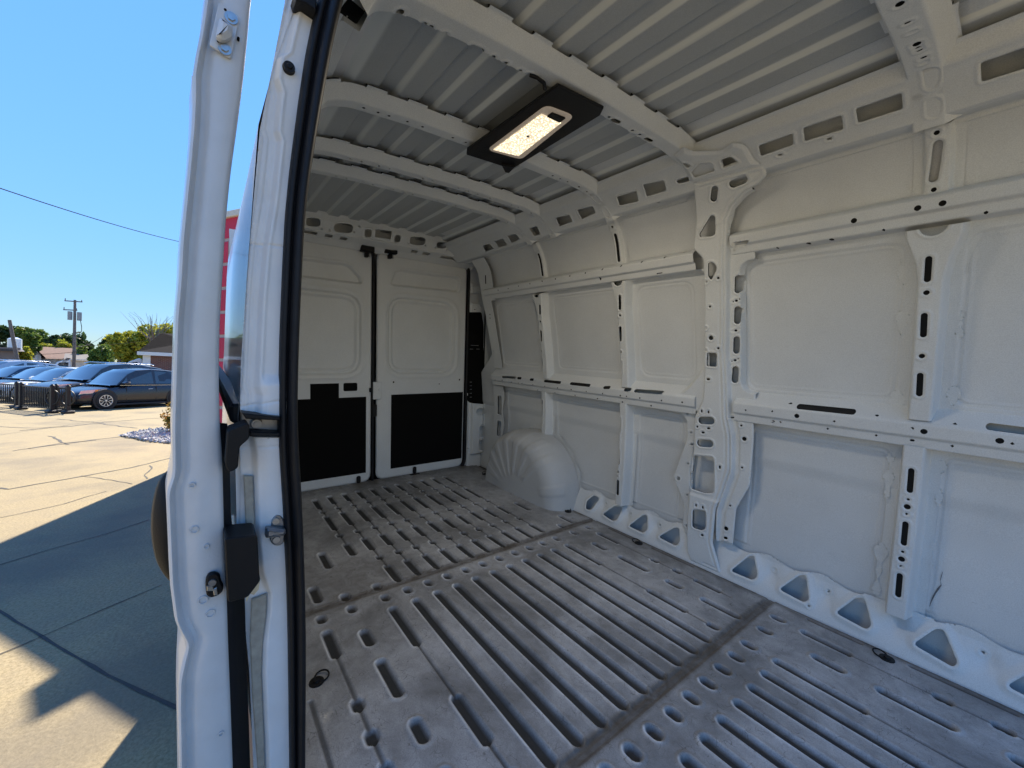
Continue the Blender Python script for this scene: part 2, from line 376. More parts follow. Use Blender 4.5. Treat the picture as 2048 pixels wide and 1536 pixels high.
# ---------------- floor
yk = [.613, .714, .815, .914, 1.015, 1.116, 1.217, 1.32, 1.422, 1.523, 1.627]
G = []
def dsh(x0, x1, y, w=.017): G.append(cap((min(x0, x1)+w, y), (max(x0, x1)-w, y), w))
def dt(x, y, w=.0175): G.append(cap((x-.008, y), (x+.008, y), w))
LK = []
def lk(x0, x1, y, w=.0045): LK.append(cap((x0, y), (x1, y), w))
for y in [.357, .473]+yk+[1.77, 1.90]:
    dt(1.651, y, .0165); dt(.6, y, .0165); dt(-.39, y, .0165)
for sec in (0., -1.058):
    for i, y in enumerate(yk[1:-1]): dsh(1.573+sec, .697+sec, y, .0175)
    for y, m_ in ((.611, 0), (1.623, 1)):
        dsh(1.573+sec, 1.307+sec, y); lk(1.307+sec, 1.04+sec, y); dsh(1.043+sec, .845+sec, y); lk(.845+sec, .76+sec, y); dsh(.762+sec, .71+sec, y)
    for y in (.471, 1.768):
        dsh(1.499+sec, 1.402+sec, y); dsh(1.318+sec, 1.135+sec, y); dsh(1.036+sec, .952+sec, y); dsh(.861+sec, .696+sec, y)
    for y in (.356, 1.893):
        dsh(1.573+sec, 1.41+sec, y); lk(1.41+sec, 1.19+sec, y); dt(1.178+sec, y); lk(1.16+sec, 1.07+sec, y); dt(1.052+sec, y); lk(1.04+sec, .96+sec, y); dsh(.965+sec, .83+sec, y); lk(.83+sec, .79+sec, y)
    for y, a_ in ((.243, 0), (2.003, 1)):
        lk(1.58+sec, 1.41+sec, y, .006); lk(1.27+sec, 1.03+sec, y, .006)
for i, y in enumerate(yk):                    # rear section: dash / dot chains
    if i in (0, 10):
        segs = [(3.03, 2.83), (2.70, 2.45), (2.256, 2.094)]; dots = [2.772, 2.367]
    else:
        segs = [(3.05, 2.875), (2.716, 2.469), (2.27, 2.099), (1.913, 1.742)]; dots = [2.79, 2.367, 2.006]
    if i == 10: segs = [(3.03, 2.83), (2.70, 2.45), (2.256, 2.094), (1.90, 1.757)]; dots = [2.772, 2.367, 2.0]
    for a_, b_ in segs: dsh(a_, b_, y, .019)
    for d_ in dots: dt(d_, y, .0185)
    e_ = min(s_[1] for s_ in segs)+.05; lk(e_, 2.9, y)
dsh(2.213, 2.031, .478); dsh(2.237, 2.065, 1.772); dsh(1.904, 1.772, .375); dsh(1.891, 1.756, 1.875); dsh(3.0, 2.85, .45, .02)
for p in ((1.752, .475), (1.753, .613), (1.767, 1.775)): dt(*p)
SEAMS = (1.728, .678, -.38)
def floor_field(U, V):
    g = union(G, U, V, .05); l_ = union(LK, U, V, .03)
    d = -.0145*sst(g, -.003, .006)+.0038*np.exp(-((g+.008)/.005)**2)
    d = np.where(l_ > -.02, np.minimum(d, -.006*sst(l_, -.003, .003))+.002*np.exp(-((l_+.006)/.003)**2), d)
    for s_ in SEAMS:
        q = np.abs(U-s_); d = d-.0045*sst(-q, -.02, -.012)+.002*np.exp(-(q/.005)**2)
    d = d-.006*sst(V, 2.012, 2.03)+.0006*lump(U, V, .15)
    return d
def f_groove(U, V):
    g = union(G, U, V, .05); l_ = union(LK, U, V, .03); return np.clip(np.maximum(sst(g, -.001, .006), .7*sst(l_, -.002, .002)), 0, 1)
def f_rim(U, V):                              # lips painted brighter on the side that catches light from the door
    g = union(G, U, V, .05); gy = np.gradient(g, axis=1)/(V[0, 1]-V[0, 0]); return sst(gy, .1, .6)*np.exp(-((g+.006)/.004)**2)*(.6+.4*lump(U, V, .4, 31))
def f_grime(U, V):
    d = np.zeros(U.shape)
    for s_ in SEAMS: d = np.maximum(d, sst(-np.abs(U-s_), -.035, -.014))
    d = np.maximum(d, .95*sst(V, 1.985, 2.025)); d = np.maximum(d, .7*sst(-U, -3.24, -3.1)*0+.8*sst(U, 3.05, 3.22))
    d = np.maximum(d, .55*np.exp(-((U-1.9)/.25)**2-((V-.55)/.2)**2))
    return d
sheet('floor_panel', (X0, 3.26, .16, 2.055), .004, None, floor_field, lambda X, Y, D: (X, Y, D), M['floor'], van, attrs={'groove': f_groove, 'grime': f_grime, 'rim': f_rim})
for hx, hy, rz in ((1.91, 1.978, .6), (1.35, 1.988, .2), (.273, 1.982, .3), (1.339, .274, 1.0), (2.908, 1.955, .5)):
    b = MB(); b.cyl((hx, hy, -.004), (hx, hy, .004), .024, .022, 20); b.cyl((hx, hy, .004), (hx, hy, .010), .011, .009, 12)
    o = b.build('tie_down_cup', M['plastic'], van, 40)
    b = MB(); q = [(hx+math.cos(rz)*(.022+.02*math.cos(t))-math.sin(rz)*.022*math.sin(t), hy+math.sin(rz)*(.022+.02*math.cos(t))+math.cos(rz)*.022*math.sin(t), .006+.004*math.cos(t)) for t in np.linspace(0, 2*math.pi, 17)]
    b.tube(q, .0028, 6); b.build('tie_down_ring', M['plastic'], o, 60)
# ---------------- right side wall
def rr(x0, x1, z0, z1, r): return shp([(x0, sz(z0)), (x1, sz(z0)), (x1, sz(z1)), (x0, sz(z1))], r)
PANELS = [rr(.345, .868, .935, 1.490, .05), rr(-.9, .195, .935, 1.490, .05), rr(.345, .84, .155, .745, .03), rr(-.9, .20, .155, .745, .03),
          rr(1.62, 2.17, .96, 1.45, .04), rr(2.36, 2.86, .96, 1.45, .05), rr(1.13, 1.47, .955, 1.45, .06), rr(1.63, 2.2, .16, .73, .03), rr(1.2, 1.48, .16, .73, .03), rr(2.36, 2.82, .16, .73, .03)]
def skin_depth(U, V):
    s0 = sz(.60); d = -.070-.010*sst(-V, -s0-.02, -s0+.045)+.004*sst(V, sz(1.62), sz(1.7))
    e = union(PANELS, U, V, .2); out = ((V < sz(1.55)) & (V > .17)).astype(float)
    d = d+out*(.006*(1-sst(e, -.003, .003))+.003*np.exp(-((e-.012)/.004)**2))
    return d+.0012*lump(U, V, .12, 3)
sheet('side_panel', (X0, 3.26, -.09, sy(1.5)), .0055, lambda U, V: 3.255-.25*sst(V, .8, 1.1)-U, skin_depth, wall_map, M['skin'], van)
mk = [(1243, 878, 1), (1236, 900, 2), (1230, 925, 1), (1236, 945, 2), (1222, 962, 6), (1206, 985, 5), (1192, 1012, 4), (1184, 1030, 2), (1176, 1055, 1)]
V = []
for x_, y_, w_ in mk:
    a_ = wp(*c6(x_-w_, y_), -.078); b_ = wp(*c6(x_+w_, y_+2), -.078)
    V += [[float(q) for q in wall_map(a_[0], a_[1], -.0765)], [float(q) for q in wall_map(b_[0], b_[1], -.0765)]]
mesh_obj('scuff_mark', V, [(2*i, 2*i+1, 2*i+3, 2*i+2) for i in range(len(mk)-1)], mat('grey_scuff', (.13, .13, .14), .7, noise=.3, nscale=150), van)
# recessed-frame beads where panels meet members
zc = sz
# sill with triangular openings
tri = [wpoly(c6, L, .016, -.02) for L in ([(165, 870), (240, 805), (262, 805), (298, 900), (280, 918)], [(410, 965), (500, 905), (530, 908), (562, 1020), (540, 1030)],
      [(698, 1085), (790, 1022), (830, 1025), (882, 1150), (860, 1168)], [(1092, 1245), (1200, 1185), (1240, 1190), (1322, 1340), (1300, 1358)])]
tri += [shp([(x, .05), (x-.055, .13), (x-.085, .13), (x-.13, .055), (x-.115, .04)], .016) for x in (.0, -.24, -.46)]
tri += [wpoly(c2, L, .014, -.02) for L in ([(795, 760), (830, 722), (868, 745), (840, 815), (805, 810)], [(915, 845), (975, 795), (1025, 810), (1012, 885), (990, 890)],
      [(1095, 925), (1165, 858), (1190, 860), (1215, 950), (1195, 972)], [(1295, 1000), (1380, 945), (1410, 950), (1435, 1040), (1415, 1060)])]
cent = [((s_.bb[0]+s_.bb[2])/2) for s_ in tri]
def sill_keep(U, V):
    top = .150+.02*np.clip((.9-U), 0, 1.2)*.5+.012*np.cos((U-.1)*2*math.pi/.21)*(np.abs(U-.28) > .1)
    return np.minimum(np.minimum(top-V, V+.012), np.minimum(X1-U, 1.93-U))
def sill_depth(U, V):
    d = lin(V, [(-.02, .012), (0, .01), (.03, -.004), (.14, -.058), (.2, -.066)])
    h = union(tri, U, V, .05); d = d+.006*sst(h, -.03, -.008)
    for a_, b_ in zip(sorted(cent)[:-1], sorted(cent)[1:]):
        if b_-a_ < .3: d = d-.016*np.exp(-((U-(a_+b_)/2)/.03)**2-((V-.09)/.035)**2)
    return d
sheet('sill', (X0, 1.95, -.015, .2), .004, sill_keep, sill_depth, wall_map, M['inner'], van, holes=tri+wdots(c6, [(360, 886), (637, 999), (1440, 1325), (557, 1055)], .005)+wdots(c2, [(895, 785), (1065, 855), (1262, 933)], .005), rim=.003)
# longitudinal members
def band(name, x0, x1, prof, holes, m=M['inner'], wav=0., rim=0., step=.004, xk=None):
    s0, s1 = prof[0][0], prof[-1][0]
    def keep(U, V):
        k = np.minimum(np.minimum(V-s0, s1-V), np.minimum(U-x0, x1-U))
        return np.minimum(k, xk(U, V)) if xk else k
    return sheet(name, (x0-.004, x1+.004, s0-.004, s1+.004), step, keep, lambda U, V: lin(V, prof)+.0004*lump(U, V, .5, 5), wall_map, m, van, holes=holes, rim=rim, dark_backing=len(holes) > 0)
S_ = lambda L: [(zc(z), d) for z, d in L]
belt = [(.772, -.068), (.776, -.05), (.779, -.012), (.815, -.010), (.822, 0), (.866, 0), (.872, -.004), (.915, -.060), (.922, -.066), (.945, -.067)]
beam_n = [(1.500, -.067), (1.525, -.066), (1.533, -.05), (1.541, -.020), (1.572, -.018), (1.582, -.002), (1.618, 0), (1.628, -.02), (1.634, -.066)]
beam_f = [(z-.042 if i > 1 else z-.035, d) for i, (z, d) in enumerate(beam_n)]
band('belt_rail', X0, .905, S_(belt),
     wdots(c5, [(443, 1298), (825, 1360), (488, 1368), (780, 1409), (1078, 1450), (1305, 1403), (1547, 1516), (1920, 1497), (224, 1286), (280, 1292)], .0048)
     + wdots(c5, [(595, 1327), (1376, 1423), (1842, 1480)], .0095)+[wslot(c5, (436, 1362), (449, 1363), .004), wslot(c5, (1293, 1480), (1308, 1481), .004)]
     + [wslot(c5, (618, 1266), (945, 1299), .0095, -.03), wslot(c5, (1785, 1388), (2100, 1428), .0095, -.03), wslot(c5, (565, 1243), (580, 1244), .003, -.055), wslot(c5, (1090, 1317), (1105, 1318), .003, -.04), wslot(c5, (1567, 1366), (1582, 1367), .003, -.04)])
band('upper_rail', X0, .912, S_(beam_n),
     wdots(c5, [(637, 187), (1118, 187), (1753, 78), (461, 298)], .005)+wdots(c5, [(945, 127), (1337, 50), (1490, 20)], .009)
     + [wslot(c5, (645, 271), (659, 270), .0045), wslot(c5, (787, 247), (801, 245), .0045), wpoly(c5, [(190, 262), (300, 245), (298, 262), (192, 322)], .006)])
band('belt_rail', 1.10, 2.97, S_(belt),
     wdots(c1, [(303, 1040), (353, 1046), (380, 1050), (460, 1058), (547, 1070), (641, 1082), (740, 1094), (850, 1108), (969, 1123), (1099, 1138), (1144, 1144), (1242, 1156), (1400, 1174), (487, 1100), (613, 1120), (760, 1139), (924, 1161), (1107, 1187), (1316, 1214), (182, 1025), (235, 1026), (1552, 1187), (1589, 1272)], .0052)
     + [wslot(c1, a_, b_, .009, -.035) for a_, b_ in (((265, 998), (355, 1004)), ((572, 1028), (683, 1039)), ((762, 1046), (895, 1060)), ((1235, 1098), (1425, 1112)), ((375, 1007), (395, 1008)), ((468, 1017), (485, 1018)), ((1008, 1075), (1040, 1075)), ((1160, 1091), (1192, 1090)))])
band('upper_rail', 1.085, 2.93, S_(beam_f),
     wdots(c1, [(205, 367), (278, 355), (355, 337), (438, 320), (527, 302), (625, 285), (729, 263), (843, 241), (965, 215), (1102, 190), (1251, 160), (1415, 127)], .0055)
     + [wslot(c1, (940, 280), (940, 290), .006), wslot(c1, (1525, 91), (1538, 90), .005), wslot(c1, (1375, 243), (1415, 238), .0025, -.03)])
for x0_, x1_ in ((X0, .24), (.30, .9), (1.11, 1.47), (1.6, 2.15), (2.3, 2.85)):   # stiffening lips above each panel
    band('panel_lip', x0_, x1_, [(zc(1.838)-.001 if 0 else sz(1.775), -.068), (sz(1.78), -.058), (sz(1.786), -.066), (sz(1.792), -.058), (sz(1.797), -.068)], [])
# posts
def post(name, z0, z1, xc, hw, fl, top=-.004, holes=(), ramp_=.016, parent=van, blob=0, base=-.067):
    hwf = (lambda S: hw) if not callable(hw) else hw
    s0, s1 = sz(z0), sz(z1)
    def keep(U, V): return np.minimum(np.minimum(V-s0, s1-V), hwf(V)+ramp_+fl-np.abs(U-xc))
    def dep(U, V):
        a = hwf(V)-np.abs(U-xc); return np.where(a > -ramp_, top-(top-base)*(-sst(a, -ramp_, 0)+1)*1.0, base)*1.0+.0022*np.exp(-((a+.002)/.004)**2)*0
    mx = hwf(np.array([s0, s1, (s0+s1)/2, s1-.1])).max() if callable(hw) else hw
    b = (xc-mx-ramp_-fl-.006, xc+mx+ramp_+fl+.006, s0-.004, s1+.004)
    o = sheet(name, b, .0035, keep, dep, wall_map, M['inner'], parent, holes=holes, rim=.0035, dark_backing=True)
    if blob:                                   # squeezed-out panel adhesive along both flanges
        def kb(U, V):
            e = np.abs(np.abs(U-xc)-(hwf(V)+ramp_+fl)); w = -.004+blob*np.clip(lump(U*0+np.sign(U-xc), V, 1.3, 11)+lump(U*0, V, .5, 12), 0, 2)
            return np.minimum(w-e, np.minimum(V-s0-.03, s1-.03-V))
        b2 = (b[0]-.05, b[1]+.05, b[2], b[3])
        sheet('adhesive_bead', b2, .0035, kb, lambda U, V: base+.003+.0012*lump(U, V, 3, 2), wall_map, M['inner'], o)
    return o
hwn = lambda S: np.interp(S, [sz(.88), sz(1.36), sz(1.42), sz(1.5), sz(1.53)], [.026, .027, .036, .062, .064])
post('wall_post', .882, 1.527, .268, hwn, .030, holes=[wslot(c5, (1404, 362), (1396, 490), .0085), wslot(c5, (1377, 710), (1371, 830), .0085), wslot(c5, (1352, 1078), (1346, 1193), .0085),
     *wdots(c5, [(1390, 570), (1362, 960)], .008), Shape(lambda U, V: np.minimum(.034-np.hypot(U-.268, (V-sz(1.534))*1.0), .034), (.23, sz(1.49), .31, sz(1.54)))], blob=.016)
post('wall_post', .135, .785, .274, .0255, .028, holes=[wslot(c6, (1081, 362), (1073, 465), .0085), wslot(c6, (1051, 635), (1042, 735), .0085), wslot(c6, (1022, 900), (1013, 1000), .0085),
     *wdots(c6, [(1065, 510), (1057, 585), (1036, 778), (1028, 853)], .0045), *wdots(c6, [(1060, 548), (1031, 816)], .0095)], blob=.016)
hwf_ = lambda S: np.interp(S, [sz(.88), sz(1.36), sz(1.46), sz(1.5)], [.021, .022, .04, .05])
post('wall_post', .885, 1.497, 1.545, hwf_, .022, ramp_=.02, holes=[wslot(c1, (1092, 413), (1093, 502), .0085), wslot(c1, (1096, 643), (1097, 732), .0085), wslot(c1, (1101, 895), (1101, 982), .0085), *wdots(c1, [(1094, 552), (1099, 820)], .007),
     Shape(lambda U, V: .03-np.hypot(U-1.545, V-sz(1.503)), (1.51, sz(1.47), 1.58, sz(1.51)))])
post('wall_post', .145, .785, 1.56, .021, .022, ramp_=.02, holes=[wslot(c2, (1019, 196), (1017, 282), .0085), wslot(c2, (1012, 410), (1010, 500), .0085), wslot(c2, (1007, 624), (1005, 710), .0085), *wdots(c2, [(1016, 316), (1014, 376), (1009, 530), (1007, 590)], .0035), *wdots(c2, [(1015, 346), (1008, 560)], .006)])
post('wall_post', .885, 1.49, 2.265, lambda S: np.interp(S, [sz(.88), sz(1.36), sz(1.46), sz(1.5)], [.021, .022, .04, .05]), .022, ramp_=.02,
     holes=[wslot(c1, (508, 482), (509, 538), .0085), wslot(c1, (516, 670), (518, 735), .0085), wslot(c1, (523, 875), (525, 940), .0085), *wdots(c1, [(512, 597), (520, 812)], .007), Shape(lambda U, V: .03-np.hypot(U-2.265, V-sz(1.497)), (2.23, sz(1.46), 2.3, sz(1.51)))])
post('wall_post', .42, .785, 2.29, .021, .022, ramp_=.02, holes=[wslot(c2, (490, 75), (489, 95), .007), wslot(c2, (489, 115), (489, 150), .007), wslot(c2, (488, 168), (488, 180), .007), wslot(c2, (487, 195), (487, 230), .007)])
# short posts between upper rail and cant rail
def upost(xc, z0, z1, hw_, fl_, hs, top=-.045):
    post('upper_post', z0, z1, xc, hw_, fl_, top=top, base=-.064, ramp_=.010, holes=hs)
upost(.274, 1.615, 1.79, .027, .022, [wslot(c4, (848, 885), (820, 1095), .0115, -.045), *wdots(c4, [(840, 815), (822, 1165)], .007, -.045)])
upost(1.553, 1.575, 1.79, .023, .018, [cap((1.553, sz(1.61)), (1.553, sz(1.73)), .009), dot((1.553, sz(1.765)), .006)])
upost(2.215, 1.575, 1.79, .023, .018, [cap((2.215, sz(1.61)), (2.215, sz(1.73)), .009)])
# end of the panel bay against the rear pillar
band('bay_frame', 2.80, 2.99, [(sz(.92), -.05), (sz(1.2), -.03), (sz(1.5), -.02), (sz(1.80), -.03)], [wslot(c1, (110, 265), (112, 315), .008, -.02), *wdots(c1, [(140, 432), (143, 545), (143, 572), (156, 815), (157, 840)], .006, -.02)],
     xk=lambda U, V: np.maximum(U-2.86-.03*(V < sz(1.0))*0, np.minimum(V-sz(1.485), 1.)*.7))
band('lower_bracket', 2.80, 2.99, [(sz(.05), -.03), (sz(.77), -.03)], [shp([(2.93, sz(.68)), (2.87, sz(.68)), (2.87, sz(.52)), (2.93, sz(.52))], .01), shp([(2.93, sz(.46)), (2.87, sz(.46)), (2.87, sz(.33)), (2.93, sz(.33))], .01), shp([(2.94, sz(.27)), (2.87, sz(.27)), (2.87, sz(.14)), (2.94, sz(.14))], .01)],
     xk=lambda U, V: U-2.835-.012*np.sin(V*25), rim=.003)
# ---------------- main pillar
pil = shp([*wpts(ci, [(1385, 366), (1385, 498), (1405, 518), (1405, 800), (1388, 833), (1385, 906), (1379, 944), (1378, 1003), (1374, 1058), (1374, 1099)]), (1.07, .004), (.905, .004), *wpts(ci, [(1425, 1085), (1431, 1019), (1458, 941), (1458, 870), (1451, 835), (1446, 700), (1446, 540), (1448, 443), (1462, 412), (1487, 384), (1516, 370), (1533, 352), (1528, 329), (1399, 366)])], .012)
ph = [wpoly(c1, [(1742, 165), (1772, 160), (1803, 190), (1803, 222), (1765, 295), (1742, 265)], .008), wpoly(c1, [(1733, 825), (1805, 828), (1803, 928), (1731, 922)], .008),
      wslot(c1, (1698, 1320), (1760, 1322), .030/2+.004), wslot(c1, (1688, 1485), (1752, 1489), .019), wpoly(c2, [(1524, 445), (1655, 457), (1665, 475), (1665, 702), (1610, 704), (1508, 672), (1508, 560), (1522, 555)], .014),
      wpoly(c2, [(1527, 812), (1615, 822), (1615, 942), (1590, 957), (1524, 935)], .014),
      wpoly(c3, [(605, 868), (632, 880), (630, 1005), (612, 1020), (525, 1028), (518, 1008)], .01), wslot(c3, (630, 688), (622, 755), .0135), wslot(c3, (760, 650), (828, 622), .0165),
      wpoly(c3, [(470, 555), (525, 498), (608, 494), (632, 555), (490, 600)], .008)]
ph += wdots(c1, [(1755, 487), (1725, 645), (1722, 806), (1815, 792), (1727, 305), (1815, 278), (1662, 1365)], .0055)+wdots(c1, [(1763, 716)], .011)
ph += [wslot(c1, (1738, 1018), (1749, 1018), .005), wslot(c1, (1740, 1377), (1750, 1377), .005), wslot(c1, (1700, 1408), (1710, 1408), .005), wslot(c1, (1695, 1246), (1695, 1257), .004), wslot(c1, (1745, 1252), (1745, 1264), .004),
       wslot(c2, (1549, 780), (1549, 790), .004), wslot(c2, (1595, 793), (1595, 803), .004), wslot(c2, (1705, 522), (1705, 532), .005), wslot(c2, (1587, 987), (1594, 988), .005)]
seam_top = wpts(c3, [(480, 975), (660, 970)]); seam_mid = wpts(c3, [(540, 1180), (715, 1255)])
def pil_depth(U, V):
    e = pil.fn(U, V); d = -.010*(1-sst(e, 0, .007))-.0035*np.exp(-((e-.02)/.004)**2)*(U < 1.0)
    d = d+.0035*(V > seam_top[0][1]-.0+.0*U)*1.0
    d = d-.016*sst(-V, -.45, -.40)*sst(V, .30, .34)*0
    b = wp(*c2(1600, 740))[1]; d = d+.009*sst(-V, -b-.012, -b+.004)
    return d+.0008*lump(U, V, .4, 6)
bb = pil.bb
sheet('pillar', (bb[0]-.004, bb[2]+.004, bb[1]-.004, bb[3]+.004), .0032, lambda U, V: pil.fn(U, V), pil_depth, wall_map, M['inner'], van, holes=ph, rim=.0035, dark_backing=True)
# pillar side flange: a stepped channel that follows the pillar's right edge, with the slotted panel frame beside it
fr = shp([*wpts(ci, [(1447, 1086), (1430, 1085), (1431, 1019), (1458, 941), (1458, 870), (1451, 835), (1444, 700), (1444, 540), (1446, 443), (1458, 406), (1487, 380), (1518, 366), (1534, 350)]),
          *wpts(ci, [(1536, 360), (1520, 379), (1490, 397), (1466, 420), (1456, 450), (1455, 466)]), *wpts(c5, [(165, 218), (340, 190)]), (.82, sz(1.55)), (.82, sz(.9)), (.82, sz(.78)), *wpts(ci, [(1503.5, 845), (1503.5, 878), (1496, 972), (1468.5, 1019), (1462, 1091)])], .008)
rec = shp([(.877, sz(1.500)), (.2, sz(1.500)), (.2, sz(.925)), (.877, sz(.925))], .05)
fh = [wslot(c5, (237, 482), (235, 552), .0145, -.03), wslot(c5, (234, 672), (232, 742), .0145, -.03), wslot(c5, (228, 857), (226, 925), .0145, -.03), wslot(c5, (221, 1040), (217, 1105), .0145, -.03)]
for x_, y_ in ((226, 618), (223, 801), (218, 984)): fh += [wslot(c5, (x_-3, y_), (x_+3, y_), .005, -.03), dot(wp(*c5(x_-19, y_+6), -.03), .0035), dot(wp(*c5(x_+19, y_-9), -.03), .0035)]
fh += wdots(c6, [(213, 130), (217, 345), (156, 540), (137, 754)], .005, -.02)+wdots(c6, [(229, 198), (136, 657)], .010, -.02)+[wslot(c6, (130, 705), (137, 706), .006, -.02), wslot(c6, (150, 93), (175, 93), .003, -.01)]
def fr_depth(U, V):
    e = pil.fn(U, V); r = rec.fn(U, V)
    d = -.004-.022*sst(-e, .006, .022)+.010*sst(-e, .034, .046)*(V < sz(.80))
    ed = fr.fn(U, V)
    d = np.where((V > sz(.80)) & (V < sz(1.6)), d-.036*sst(r, -.012, -.002), d)
    return d-.004*(1-sst(ed, 0, .006))
sheet('pillar_flange', (.80, 1.09, -.01, sz(1.9)), .0032, lambda U, V: np.minimum(fr.fn(U, V), -rec.fn(U, V)), fr_depth, wall_map, M['inner'], van, holes=fh, rim=.003, dark_backing=True)
# left gusset of the pillar (curved foot) and upper corner pieces
gus = shp([*wpts(c2, [(1280, 95), (1392, 90), (1560, 60), (1545, 200), (1520, 430), (1500, 560), (1497, 1000), (1455, 985)], -.02), *wpts(c2, [(1450, 920), (1458, 780), (1425, 690), (1385, 590), (1440, 440), (1480, 330), (1480, 210), (1445, 165), (1280, 140)], -.04)], .012)
sheet('pillar_gusset', (1.02, 1.36, -.02, .85), .0035, lambda U, V: gus.fn(U, V), lambda U, V: -.03-.02*(1-sst(gus.fn(U, V), 0, .008)), wall_map, M['inner'], van, holes=wdots(c2, [(1449, 85), (1483, 163), (1509, 290), (1483, 715), (1478, 927), (1489, 502)], .0055, -.03)+wdots(c2, [(1421, 603)], .010, -.03)+[wslot(c2, (1510, 370), (1518, 371), .005, -.03)], rim=.002)
rec2 = shp([(2.0, sz(1.47)), (1.10, sz(1.47)), (1.07, sz(1.47)), (1.075, sz(1.06)), (1.19, sz(.905)), (2.0, sz(.905))], .06)
cg = shp([(1.30, sz(1.50)), (1.03, sz(1.50)), (1.03, sz(.80)), (1.30, sz(.80))])
sheet('corner_frame', (1.02, 1.31, sz(.79), sz(1.53)), .0035, lambda U, V: np.minimum(cg.fn(U, V), -rec2.fn(U, V)), lambda U, V: -.012-.052*sst(rec2.fn(U, V), -.04, -.008), wall_map, M['inner'], van)
# ---------------- cant rail with its windows
rh = [wpoly(c9, L, .006) for L in ([(1010, 570), (1143, 521), (1148, 565), (1020, 610)], [(1185, 500), (1335, 449), (1342, 505), (1192, 552)], [(1390, 425), (1570, 362), (1575, 425), (1400, 481)], [(1878, 245), (2090, 172), (2090, 255), (1882, 321)],
      [(458, 769), (533, 746), (540, 787), (468, 803)], [(560, 722), (640, 705), (650, 745), (574, 768)])]
rh += [wpoly(cb, L, .006) for L in ([(1498, 747), (1575, 730), (1593, 770), (1518, 797)], [(1622, 702), (1712, 680), (1728, 720), (1650, 755)], [(1342, 810), (1385, 797), (1405, 845), (1368, 853)], [(1214, 854), (1262, 842), (1286, 872), (1240, 895)], [(1138, 884), (1188, 871), (1211, 907), (1163, 922)], [(1070, 912), (1108, 899), (1133, 930), (1086, 945)])]
rh += [wslot(c9, (1090, 606), (1100, 604), .004), wslot(c9, (1281, 543), (1294, 540), .004), wpoly(c3, [(672, 472), (742, 446), (798, 492), (692, 533)], .006), wpoly(c9, [(690, 705), (735, 690), (740, 708), (697, 718)], .004), wdots(c3, [(228, 793)], .006)[0]]
rs0, rs1 = 1.835, 2.058
rail = [(rs0-.015, -.066), (rs0-.004, -.064), (rs0+.026, -.014), (rs0+.040, 0), (rs1-.035, 0), (rs1-.026, -.004), (rs1-.002, -.03), (rs1+.012, -.034)]
sheet('cant_rail', (X0, 3.16, rs0-.016, rs1+.012), .0036, lambda U, V: np.minimum(rs1+.011-V, V-rs0+.014), lambda U, V: lin(V, rail)-.006*np.exp(-((U-1.0)/.02)**2)*0, wall_map, M['inner'], van, holes=rh, rim=.0025)
# cast-looking corner pad where the bow meets the pillar
pad = shp(wpts(c3, [(410, 400), (470, 432), (605, 428), (680, 420), (745, 372), (800, 372), (850, 390), (905, 490), (960, 525), (490, 655), (455, 640), (395, 540), (330, 470)], .006), .012)
sheet('bow_gusset', (pad.bb[0], pad.bb[2], pad.bb[1], pad.bb[3]), .0032, lambda U, V: pad.fn(U, V), lambda U, V: .003+.008*sst(pad.fn(U, V), .002, .02), wall_map, M['inner'], van,
      holes=[wpoly(c3, [(470, 557), (525, 500), (608, 496), (630, 553), (490, 598)], .008), wpoly(c3, [(674, 474), (742, 450), (796, 492), (694, 531)], .006), wpoly(c3, [(405, 500), (425, 492), (462, 512), (440, 530)], .004)], rim=.003)
# ---------------- roof panel with swages, bows
ys = [1.588, 1.437, 1.289, 1.143, 1.0, .86, .722, .579, .436, .293]
SY = [sy(y) for y in ys]
def roof_depth(U, V):
    d = np.full(U.shape, -.052)
    for y in ys:
        a = sy(y); b = sy(y+.072)              # light swage wall at a, step back at b
        d = d+.0085*(sst(V, a-.011, a+.009)-0)*0
    ph_ = np.interp(V, sorted([sy(y) for y in ys]), range(len(ys)))
    f = ph_-np.floor(ph_)
    w = np.where(f < .5, sst(f, 0, .10), 1-sst(f, .485, .515))
    on = sst(V, SY[0]-.02, SY[0])*sst(-V, -SY[-1]-.02, -SY[-1])
    plate = sst(-np.abs(U-2.15), -.33, -.31)*0
    return d-.016*w*on+.0012*lump(U, V, .15, 9)
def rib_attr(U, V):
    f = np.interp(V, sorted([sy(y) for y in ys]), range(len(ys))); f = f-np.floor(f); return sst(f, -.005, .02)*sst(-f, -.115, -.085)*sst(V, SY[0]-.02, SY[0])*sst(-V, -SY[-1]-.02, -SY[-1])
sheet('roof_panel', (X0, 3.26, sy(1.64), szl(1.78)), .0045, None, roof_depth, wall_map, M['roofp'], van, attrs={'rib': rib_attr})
def bow(xc, s0, s1, hw, fl, holes, skew=0., top=0., nm='roof_bow'):
    def hwf(V): return hw
    def prof(U, V):
        a = U-xc
        return lin(a, [(-hw-.044, -.042), (-hw-.030, -.040), (-hw-.027, -.034), (-hw-.002, -.003), (-hw+.002, top), (hw-.001, top), (hw+.003, -.004), (hw+.006, -.034), (hw+.009, -.040), (hw+.03, -.042)])
    def keep(U, V):
        wv = .006*np.sign(np.sin((V)*2*math.pi/.146))*sst(V, 2.15, 2.2)
        return np.minimum(np.minimum(V-s0, s1-V), np.minimum(U-(xc-hw-.036+wv), xc+hw+.016+wv-U))
    return sheet(nm, (xc-hw-.06-fl, xc+hw+.06+fl, s0-.004, s1+.004), .0036, keep, prof, wall_map, M['inner'], van, holes=holes, rim=.0025, dark_backing=True)
E_ = szl(1.81)
